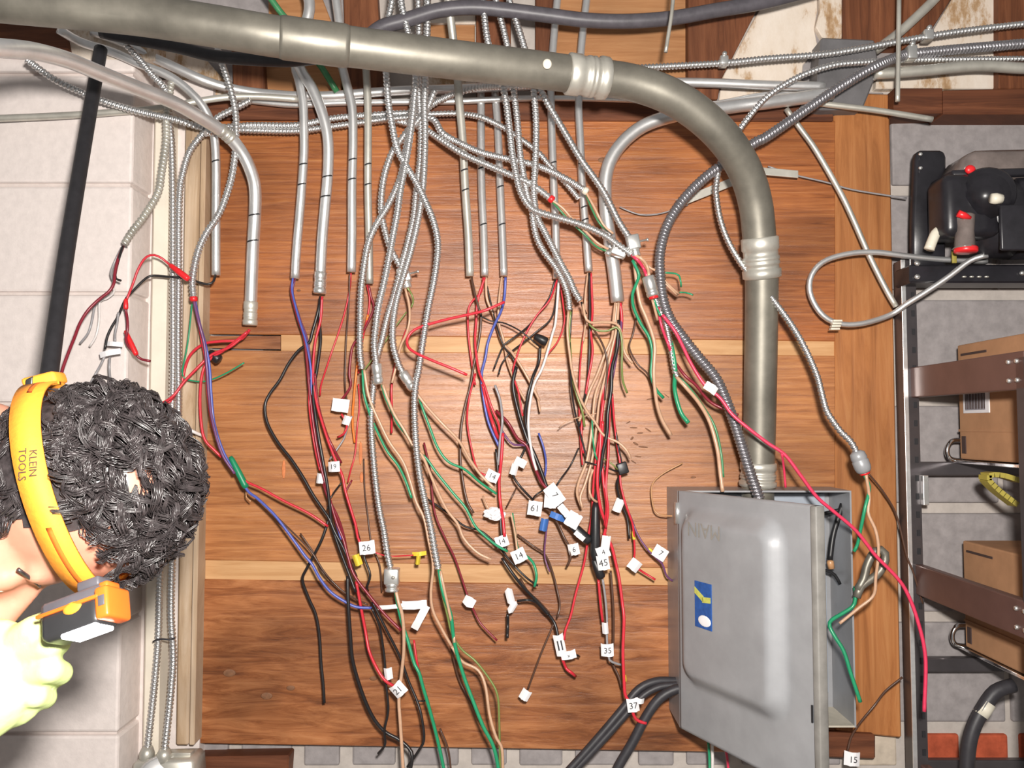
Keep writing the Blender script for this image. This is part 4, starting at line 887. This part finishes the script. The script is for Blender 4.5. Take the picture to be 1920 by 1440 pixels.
# ------------------------------------------------------------------ storage rack on the right
XR = .733
def zpx(y, d=.02, x=1690): return P(x, y, d).z
rk = empty('storage_rack', V3((XR, -.2, .55)), 'dark steel storage rack with slotted uprights on the right', 'rack')
def upright(x0, d0, z0, z1):
    o = ob('upright', join(wbox(x0, x0 + .026, d0, d0 + .003, z0, z1, 0), wbox(x0, x0 + .004, d0 - .028, d0 + .003, z0, z1, 0)), 'rack_steel', rk, False)
    ob('bright_edge', wbox(x0 - .002, x0 + .006, d0 + .003, d0 + .0055, z0, z1, .0005), 'rack_edge', o, False)
    return o
u1 = upright(XR - .012, .03, .55, zpx(490)); u2 = upright(XR - .0, .378, .4, P(1905, 668, .378).z)
for y in range(520, 1420, 34): ob('slot', wbox(XR + .004, XR + .010, .0325, .0345, zpx(y) - .007, zpx(y) + .004, 0), 'marker', u1, False)
for y in range(690, 1430, 44):
    z = P(1905, y, .378).z; ob('slot', wbox(XR + .012, XR + .018, .3805, .3825, z - .007, z + .003, 0), 'marker', u2, False)
for y0, y1 in ((690, 746), (1056, 1112), (1428, 1480)):
    o = ob('side_beam', wbox(XR, XR + .016, .03, .37, zpx(y1), zpx(y0), .002), 'rack_brown', rk, False)
    for q in (.335, .355):
        for zz in (.25, .75): ob('bolt', lathe(V3((XR, -q, zpx(y1) + (zpx(y0) - zpx(y1)) * zz)), V3((XR - .004, -q, zpx(y1) + (zpx(y0) - zpx(y1)) * zz)), [(0, .004), (1, .003)], 8), 'zinc', o)
for y0, y1 in ((866, 892), (1234, 1260), (1426, 1452)): ob('back_beam', wbox(XR + .015, XR + .9, .004, .02, zpx(y1), zpx(y0), .002), 'rack_steel', rk, False)
for y0, y1 in ((690, 746), (1056, 1112)): ob('front_beam', wbox(XR + .015, XR + .9, .36, .376, zpx(y1), zpx(y0), .002), 'rack_brown', rk, False)
ob('adjusting_clip', wbox(XR + .012, XR + .022, .033, .045, zpx(945), zpx(890), .001), 'zinc', rk, False)
# trays with chrome end loops, boxes standing on them
def tray(ybk, label):
    z = zpx(ybk, .02, 1780)
    o = empty('wire_tray', V3((.95, -.18, z)), label, 'tray', 'chrome trays on the rack')
    ob('tray_sheet', wbox(.815, 1.25, .01, .36, z - .006, z, .001), 'chrome', o, False)
    ob('end_loop', tube(smoothpath([V3((.83, -.02, z + .036)), V3((.812, -.02, z + .034)), V3((.803, -.02, z + .018)), V3((.808, -.02, z + .002)), V3((.83, -.02, z - .002))], .003), .0045, 10), 'chrome', o)
    ob('tray_leg', lathe(V3((.87, -.2, z)), V3((.87, -.2, z - .04)), [(0, .005), (1, .005)], 8), 'chrome', o)
    return z
z1 = tray(862, 'chrome tray under the labelled cardboard box'); z2 = tray(1210, 'chrome tray under the lower cardboard box')
def carton(z0, h, label):
    o = empty('cardboard_box', V3((.95, -.18, z0)), label, 'box', 'cardboard boxes on the rack')
    ob('carton', wbox(.818, 1.16, .036, .34, z0, z0 + h, .003), 'cardboard', o, False)
    ob('tape_seam', wbox(.8165, .8185, .036, .34, z0 + h * .24, z0 + h * .26, 0), 'cardboard', o, False)
    ob('hand_hole', wbox(.8165, .8185, .045, .058, z0 + h * .05, z0 + h * .2, .0005), 'ink', o, False)
    ob('printed_mark', wbox(.8165, .8185, .05, .13, z0 + h * .9, z0 + h * .92, 0), 'ink', o, False)
    return o
o = carton(z1 + .002, .208, 'brown cardboard box with a white barcode label on the rack')
lb = ob('shipping_label', wbox(.8160, .8182, .055, .135, z1 + .085, z1 + .135, 0), 'label_white', o, False)
ob('barcode', wbox(.8155, .8162, .062, .125, z1 + .090, z1 + .126, 0), 'label_grey', lb, False)
for k in range(14): ob('bar', wbox(.8150, .8157, .0635 + k * .0045, .0635 + k * .0045 + .0012 + .0012 * (k % 2), z1 + .092, z1 + .124, 0), 'ink', lb, False)
carton(z2 + .002, .19, 'plain brown cardboard box low on the rack')
# spare bits on the rack
ys = smoothpath([P(1905, 900, .2), P(1870, 890, .2), P(1845, 893, .2), P(1862, 915, .2), P(1900, 945, .2)], .008)
ob('yellow_strap', join(*[obox((a + b) / 2, (b - a) * .55, Y * .012, (b - a).cross(Y).normalized() * .004) for a, b in zip(ys, ys[1:])]), 'yellow_strap', None, False, label='yellow-green strap folded under the upper tray', category='strap')
o = cable('rubber_hose', '1900,1285 1868,1296 1846,1324 1826,1362 1816,1402 1812,1470', .0118, .12, .12, 'cable_black', 'black rubber hose curving down behind the front upright', 'hose')
ob('hose_band', lathe(P(1853, 1317, .12), P(1838, 1340, .12), [(0, .0128), (1, .0128)]), 'ivory_plastic', o)

# black pump standing on the rack
pu = empty('black_pump', P(1820, 528, .12), 'black plastic pump with red knobs on top of the rack', 'pump')
ob('mounting_plate', prism([(1717, 290), (1723, 281), (1768, 281), (1775, 290), (1774, 505), (1712, 505), (1712, 420)], .06, .02, .004), 'black_plastic', pu)
for y in (289, 315): ob('bolt', ellip(P(1726, y, .062), X * .004, Y * .003, Z * .0035, 10, 6), 'zinc', pu)
ob('base_rail', prism([(1706, 496), (1990, 496), (1990, 530), (1706, 530)], .075, .06, .003), 'black_plastic', pu, False)
for x, y in ((1720, 494), (1720, 519), (1917, 512)): ob('bolt', ellip(P(x, y, .078), X * .0055, Y * .004, Z * .0045, 10, 6), 'zinc', pu)
for k in range(4): ob('bolt', ellip(P(1808 + k * 14, 519, .077), X * .0045, Y * .003, Z * .002, 8, 6), 'emt_old', pu)
ob('motor_housing', lathe(P(1815, 415, .09), P(2010, 405, .10), [(0, .045), (.06, .055), (.1, .065), (.35, .072), (.37, .066), (.4, .072), (.8, .074), (1, .07)], 28), 'black_plastic', pu)
ob('pump_head', obox(P(1806, 392, .12), X * .05, Y * .035, Z * .055, .016, 3), 'black_plastic', pu)
ob('volute', lathe(P(1846, 366, .13), P(1847, 370, .172), [(0, .046), (.3, .048), (.5, .046), (.55, .040), (.75, .039), (.8, .030), (.9, .029), (.92, .02), (1, .019)], 28), 'black_plastic', pu)
ob('strainer_cover', prism([(1806, 300), (1824, 280), (1990, 276), (1990, 330), (1870, 335), (1800, 322)], .13, .08, .008), 'smoke_plastic', pu)
ob('cover_rim', prism([(1785, 318), (1990, 312), (1990, 326), (1788, 334)], .135, .09, .003), 'black_plastic', pu)
ob('intake_pipe', lathe(P(1808, 402, .15), P(1809, 466, .15), [(0, .014), (.05, .017), (.5, .015), (.95, .017), (1, .02)]), 'smoke_plastic', pu)
ob('red_knob', ellip(P(1819, 318, .145), X * .009, Y * .006, Z * .008), 'red_plastic', pu)
ob('red_knob', lathe(P(1796, 400, .165), P(1820, 409, .165), [(0, .006), (.5, .006), (1, .003)], 10), 'red_plastic', pu)
ob('red_collar', lathe(P(1811, 463, .15), P(1811, 474, .15), [(0, .017), (.2, .019), (.8, .019), (1, .017)], 20), 'red_plastic', pu)
ob('white_cap', lathe(P(1858, 372, .185), P(1878, 373, .185), [(0, .008), (.4, .0095), (1, .008)], 12), 'ivory_plastic', pu)
ob('elbow_fitting', tube(smoothpath(pts('1772,428 1756,436 1748,452 1742,468', .12, .12), .005), .0088, 10), 'ivory_plastic', pu)
ob('motor_fin', wbox(P(1872, 400, .17).x, 1.2, .168, .176, P(1880, 470, .17).z, P(1880, 385, .17).z, .003), 'black_plastic', pu)
ob('yellow_tag', obox(P(1789, 482, .1), X * .004, Y * .002, Z * .011, .001), 'yellow_strap', pu)

# ------------------------------------------------------------------ the person
HC = P(146, 914, .775)
hu = V3((.975, .13, .13)).normalized(); hf = V3((.10, -.03, -1)); hf = (hf - hu * hf.dot(hu)).normalized(); hr = hf.cross(hu).normalized()
def HL(r, f, u): return HC + hr * r + hf * f + hu * u
def ball(c, r): return ellip(c, X * r, Y * r, Z * r, 18, 12)
def limb(chain):
    parts = []
    for (p, r) in chain: parts.append(ball(p, r))
    for (p, r), (q, s) in zip(chain, chain[1:]): parts.append(lathe(p, q, [(0, r), (1, s)], 18))
    return parts
def fuse(name, parts, voxel, m, parent, sm=6, shrink=0, **tags):
    V, Fc = join(*parts)
    me = bpy.data.meshes.new('t'); me.from_pydata([tuple(v) for v in V], [], Fc)
    bm = bmesh.new(); bm.from_mesh(me); bmesh.ops.recalc_face_normals(bm, faces=bm.faces); bm.to_mesh(me); bm.free()
    t = bpy.data.objects.new('t', me); COL.objects.link(t)
    md = t.modifiers.new('r', 'REMESH'); md.mode = 'VOXEL'; md.voxel_size = voxel
    ms = t.modifiers.new('s', 'SMOOTH'); ms.iterations = sm; ms.factor = .5
    dg = bpy.context.evaluated_depsgraph_get(); e = t.evaluated_get(dg); m2 = e.to_mesh()
    VF = ([v.co.copy() for v in m2.vertices], [tuple(p.vertices) for p in m2.polygons]); e.to_mesh_clear()
    bpy.data.objects.remove(t); bpy.data.meshes.remove(me)
    return ob(name, VF, m, parent, True, **tags)
nk = HL(0, -.035, -.085); sh = HC + V3((-.25, .0, -.02)); hip = HC + V3((-.60, .02, -.42))
shR, shL = sh + V3((0, -.17, -.02)), sh + V3((.0, .17, -.02))
wr = P(-62, 1335, .83); elR = V3((wr.x - .25, wr.y - .05, wr.z - .02))
elL = shL + V3((-.14, .05, -.25)); wrL = elL + V3((-.02, -.02, -.25))
kn = [hip + V3((.10, s * .11, -.46)) for s in (-1, 1)]; an = [V3((hip.x - .02, hip.y + s * .12, .09)) for s in (-1, 1)]
FU = -.022   # the face hangs this much below the strap line
headp = [ellip(HL(0, 0, .008), hr * .073, hf * .087, hu * .089, 28, 18), ellip(HL(0, .028, -.065 + FU), hr * .060, hf * .066, hu * .078, 22, 14), ball(HL(0, .062, -.122 + FU), .023),
         lathe(HL(0, .082, -.020 + FU), HL(0, .112, -.058 + FU), [(0, .008), (1, .013)]), ball(HL(0, .114, -.06 + FU), .0135), ball(HL(.013, .1, -.064 + FU), .009), ball(HL(-.013, .1, -.064 + FU), .009),
         ellip(HL(.036, .066, -.056 + FU), hr * .022, hf * .022, hu * .022), ellip(HL(-.036, .066, -.056 + FU), hr * .022, hf * .022, hu * .022), ball(HL(.031, .070, -.033 + FU), .0135), ball(HL(-.031, .070, -.033 + FU), .0135),
         ellip(HL(0, .072, -.006 + FU), hr * .046, hf * .014, hu * .016), ellip(HL(0, .077, -.09 + FU), hr * .022, hf * .009, hu * .009)]
for s in (-1, 1): headp.append(ellip(HL(s * .070, -.012, -.082), hr * .010, hf * .018 - hu * .004, hu * .031 + hf * .004))
body = headp + limb([(nk, .058), (sh + V3((.05, 0, 0)), .064)]) + \
    [ellip(sh.lerp(hip, .35), (hip - sh).normalized() * .27, Y * .175, (hip - sh).normalized().cross(Y) * .115, 24, 16), ellip(hip, X * .13, Y * .165, Z * .14, 24, 16)] + \
    limb([(shR, .066), (elR, .045), (wr, .032)]) + limb([(shL, .066), (elL, .045), (wrL, .03)])
for s in (0, 1): body += limb([(hip + V3((0, (-.09, .09)[s], -.05)), .088), (kn[s], .062), (an[s], .042)]) + [ellip(an[s] + V3((.06, 0, -.05)), X * .13, Y * .045, Z * .038)]
# bare left hand
for k in range(4): body += limb([(wrL + V3((.02, -.02 + .02 * k - .01, -.05)), .013), (wrL + V3((.05, -.024 + .02 * k - .01, -.11)), .009), (wrL + V3((.045, -.022 + .02 * k - .01, -.14 - .008 * (k in (1, 2)))), .008)])
body += [ellip(wrL + V3((.015, -.0, -.04)), X * .016, Y * .04, Z * .05)] + limb([(wrL + V3((.01, -.035, -.02)), .013), (wrL + V3((.04, -.06, -.06)), .010), (wrL + V3((.06, -.06, -.085)), .009)])
per = fuse('person', body, .005, 'skin', None, 5, label='person with curly dark hair bowed at the left, adjusting an orange headlamp', category='person')
def grow(chain, g): return limb([(p, r + g) for p, r in chain])
fuse('shirt', grow([(nk.lerp(sh, .85), .066), (sh, .09)], .01) + [ellip(sh.lerp(hip, .35), (hip - sh).normalized() * .285, Y * .19, (hip - sh).normalized().cross(Y) * .13, 24, 16)] + grow([(shR, .066), (elR, .047), (elR.lerp(wr, .7), .037)], .012) + grow([(shL, .066), (elL, .047), (elL.lerp(wrL, .9), .036)], .012), .008, 'shirt', per, 4)
tr = [ellip(hip, X * .142, Y * .178, Z * .15, 24, 16)]
for s in (0, 1): tr += grow([(hip + V3((0, (-.09, .09)[s], -.05)), .088), (kn[s], .066), (an[s] + Z * .02, .055)], .012)
fuse('trousers', tr, .009, 'trousers', per, 4)
for s in (0, 1): ob('shoe', ellip(an[s] + V3((.06, 0, -.045)), X * .145, Y * .055, Z * .045), 'shirt', per)
for s in (-1, 1): ob('eye', ellip(HL(s * .031, .0735, -.037 + FU), hr * .010, hf * .0095, hu * .0045), 'eye_white', per)
for s in (-1, 1): ob('eyebrow', tube(smoothpath([HL(s * .012, .084, -.014 + FU), HL(s * .030, .080, -.008 + FU), HL(s * .050, .064, -.014 + FU)], .004), .0017, 8), 'hair', per)
ob('mouth', ellip(HL(0, .085, -.09 + FU), hr * .022, hf * .004, hu * .005), 'lip', per)

# right hand in a lime glove: palm, wrist, thumb and four fingers curled over the lamp
GD = .80
def G(x, y, d=GD): return P(x, y, d)
gl = limb([(wr + V3((-.05, -.01, -.02)), .036), (wr, .034), (G(-10, 1300, .82), .034)])
gl += [ellip(G(8, 1262, .815), V3((.036, 0, .010)), V3((0, .019, 0)), V3((-.014, 0, .046)), 20, 14)]
fing = [((18, 1208), (62, 1180), (84, 1170), .0112, .002), ((34, 1230), (92, 1210), (108, 1206), .0108, .006), ((36, 1264), (94, 1256), (112, 1262), .0108, .006), ((26, 1300), (66, 1304), (84, 1308), .0100, .002)]
for k, (a, b, c, r, fw) in enumerate(fing):
    gl += limb([(G(*a, .815), r * 1.15), (G(*b, .822 + fw), r * 1.05), (G(*c, .805 + fw), r), (G(c[0] + 2, c[1] + 2, .78), r * .92), (G(c[0] - 18, c[1] + 3, .765), r * .82)])
gl += limb([(G(20, 1240, .80), .014), (G(50, 1190, .775), .0125), (G(84, 1178, .765), .0112), (G(102, 1176, .76), .0095)])
fuse('glove', gl, .0026, 'glove', per, 2)
cu_ = lathe(wr + V3((-.075, -.012, -.03)), wr + V3((-.02, -.004, -.01)), [(0, .041), (.2, .043), (.5, .041), (.8, .042), (1, .039)], 20)
ob('glove_cuff', cu_, 'glove', per)

# curly hair: scalp cap plus real strands
rh = random.Random(11)
def hairy(r, f, u):
    """is this scalp direction (unit head coordinates) covered in hair"""
    if u > .62 and f < .80: return True
    if f > .52 - .10 * abs(r): return u > .50 - .35 * max(0, .35 - abs(r))
    lim = -.62 if f > -.25 else -.97
    if f > .15: lim = -.62 + 1.7 * (f - .15)
    return u > lim
V, Fc = [], []
su, sv = 72, 48; idx = {}
for i in range(sv + 1):
    th = math.pi * i / sv
    for k in range(su):
        ph = 2 * math.pi * k / su
        r, f, u = math.sin(th) * math.cos(ph), math.sin(th) * math.sin(ph), math.cos(th)
        if hairy(r, f, u) and (r - .70) ** 2 + (f - .02) ** 2 + (u - .72) ** 2 > .012:
            g = 1.02 + .03 * noise.noise(V3((r, f, u)) * 5)
            idx[(i, k)] = len(V); V.append(HL(r * .073 * g, f * .087 * g, u * .089 * g + .008))
for i in range(sv):
    for k in range(su):
        q = [(i, k), (i + 1, k), (i + 1, (k + 1) % su), (i, (k + 1) % su)]
        if all(w in idx for w in q): Fc.append(tuple(idx[w] for w in q))
cap = (V, Fc)
SV, SF = [], []
def lock(r, f, u, ns):
    nrm = (hr * (r / .073) + hf * (f / .087) + hu * (u / .089)).normalized()
    root = HL(r * .073, f * .087, u * .089 + .008)
    away = (hr * r + hf * (f + .35)); away = away - nrm * away.dot(nrm); away = away.normalized() if away.length > 1e-4 else hf
    side = nrm.cross(away); flat = u < .36
    sw = rh.uniform(-1, 1); sd = (away + side * sw).normalized(); s2 = nrm.cross(sd)
    ln = rh.uniform(.018, .026) if flat else rh.uniform(.026, .042)
    gap = u - .10 - .18 * f
    if gap > 0: ln = min(ln, gap * .095 + .010)
    bend = rh.choice((-1, 1)) * rh.uniform(.4, 1.5); ph = rh.uniform(0, 6.28); cr = rh.uniform(.0022, .0045) * (.5 if flat else 1)
    up_ = (.005 if flat else rh.uniform(.008, .014)); g = []
    for k in range(9):
        t = k / 8; a = bend * t * 1.3
        p = root + nrm * (up_ * math.sin(min(1, t * 1.6) * 2.6 if t < .6 else 2.5) * .9 + .003) + sd * (ln * t * math.cos(a)) + s2 * (ln * t * math.sin(a))
        w = cr * min(1, t * 3); b = ph + t * 7.5
        g.append(p + nrm * (math.cos(b) * w) + s2 * (math.sin(b) * w))
    for q in range(ns):
        o1 = s2 * rh.gauss(0, .0034) + sd * rh.gauss(0, .0034) + nrm * rh.gauss(0, .0012); fz = rh.uniform(.18, .5)
        pr = [p + o1 * (1 - (1 - fz) * k / 8) for k, p in enumerate(g)]
        v, fc = tube(pr, [.0008 * (1 - .55 * k / 8) for k in range(9)], 3)
        o0 = len(SV); SV.extend(v); SF.extend(tuple(x + o0 for x in w) for w in fc[:-2])
n = 0
while n < 620:
    r, f, u = rh.gauss(0, 1), rh.gauss(0, 1), rh.gauss(0, 1); L = math.sqrt(r * r + f * f + u * u); r, f, u = r / L, f / L, u / L
    if not hairy(r, f, u): continue
    if (r - .70) ** 2 + (f - .02) ** 2 + (u - .72) ** 2 < .04 and rh.random() < .55: continue
    if -.36 + .18 * f < u < .10 + .18 * f: continue
    n += 1; lock(r, f, u, 13)
ob('hair', join(cap, (SV, SF)), 'hair', per)

# headlamp: strap round the head, housing at the forehead
hl = empty('headlamp', HL(0, .13, .0), 'orange headlamp with a grey and black housing and lit white lens, worn by the person', 'headlamp')
def sp(t, h, w):   # strap surface: angle t (0 = front, + = wearer's right), h outwards, w along the head's up axis
    tilt = .018 * math.cos(t)
    return HL(math.sin(t) * (.0815 + h), math.cos(t) * (.0985 + h), -.002 + tilt + w)
def band(t0, t1, n, w0, w1, h0, h1):
    V, Fc = [], []
    for i in range(n + 1):
        t = t0 + (t1 - t0) * i / n
        for (h, w) in ((h0, w0), (h1, w0), (h1, w1), (h0, w1)): V.append(sp(t, h, w))
    for i in range(n):
        for k in range(4): Fc.append((i * 4 + k, i * 4 + (k + 1) % 4, i * 4 + 4 + (k + 1) % 4, i * 4 + 4 + k))
    Fc += [(0, 1, 2, 3), tuple(n * 4 + k for k in (3, 2, 1, 0))]
    return V, Fc
stp = ob('strap', band(-math.pi, math.pi, 90, -.0125, .0125, .0, .0028), 'strap_orange', hl)
ob('strap_stripe', band(.12, 1.25, 30, -.0022, .0022, .0026, .0032), 'strap_groove', stp)
ob('strap_stripe', band(2.62, 3.1, 12, -.0022, .0022, .0026, .0032), 'strap_groove', stp)
t0 = 1.80; nrm = (hr * math.sin(t0) + hf * math.cos(t0)).normalized(); tang = (hr * math.cos(t0) - hf * math.sin(t0)); tang = -tang if tang.z > 0 else tang
ob('lettering', join(text('KLEIN', sp(t0, .0034, .0034), tang.normalized(), hu, .0088, nrm * .0008), text('TOOLS', sp(t0, .0034, -.0050), tang.normalized(), hu, .0088, nrm * .0008)), 'ink', stp, False)
bk = ob('buckle', obox(P(84, 714, .74), V3((.016, 0, .004)), Y * .012, V3((-.002, 0, .0055)), .003), 'strap_orange', hl)
ob('buckle_clip', obox(P(62, 722, .745), V3((.004, 0, .002)), Y * .008, V3((0, 0, .007)), .002), 'lamp_black', hl)
LA = V3((.93, -.10, .34)).normalized(); LC = V3((0, -.93, .42)); LC = (LC - LA * LC.dot(LA)).normalized(); LD = LA.cross(LC).normalized(); LD = LD if LD.z < 0 else -LD
LA, LC, LD = LA * .87, LC * .87, LD * .87
L0 = P(160, 1150, .85)
def LP(a, dn, c): return L0 + LA * a + LD * dn + LC * c
ob('mount_plate', obox(LP(-.004, -.014, -.004), LA * .034, LD * .006, LC * .016, .003), 'lamp_grey', hl)
ob('hinge_ear', obox(LP(-.034, -.010, -.002), LA * .007, LD * .010, LC * .012, .003), 'lamp_grey', hl)
ob('hinge_ear', obox(LP(.008, -.026, -.004), LA * .012, LD * .005, LC * .010, .002), 'lamp_grey', hl)
hs = ob('housing', obox(LP(-.006, .006, .0), LA * .031, LD * .014, LC * .017, .006, 3), 'lamp_black', hl)
ob('orange_trim', obox(LP(-.006, -.006, .0165), LA * .033, LD * .0018, LC * .002, .0008), 'lamp_orange', hl)
ob('push_button', ellip(LP(-.001, -.003, .0165), LA * .010, LD * .006, LC * .0028), 'strap_orange', hl)
ec = ob('battery_end', obox(LP(.0295, .001, .0), LA * .0072, LD * .0155, LC * .018, .003, 3), 'lamp_orange', hl)
ob('end_window', obox(LP(.0305, .0, .018), LA * .0032, LD * .0050, LC * .0008, .0004), 'lamp_grey', ec)
ob('end_button', obox(LP(.0285, -.0165, .002), LA * .005, LD * .004, LC * .010, .002), 'lamp_orange', ec)
ob('lens', obox(LP(.003, .0195, .002), LA * .019, LD * .003, LC * .0135, .002), 'lamp_lens', hl)
sl = bpy.data.lights.new('lamp_beam', 'SPOT'); sl.energy = 5; sl.spot_size = R(150); sl.spot_blend = .6; sl.shadow_soft_size = .01
so = bpy.data.objects.new('lamp_beam', sl); COL.objects.link(so); so.parent = hl
so.location = LP(0, .026, .004) - ORG[hl.name]; so.rotation_euler = LD.to_track_quat('-Z', 'Y').to_euler()
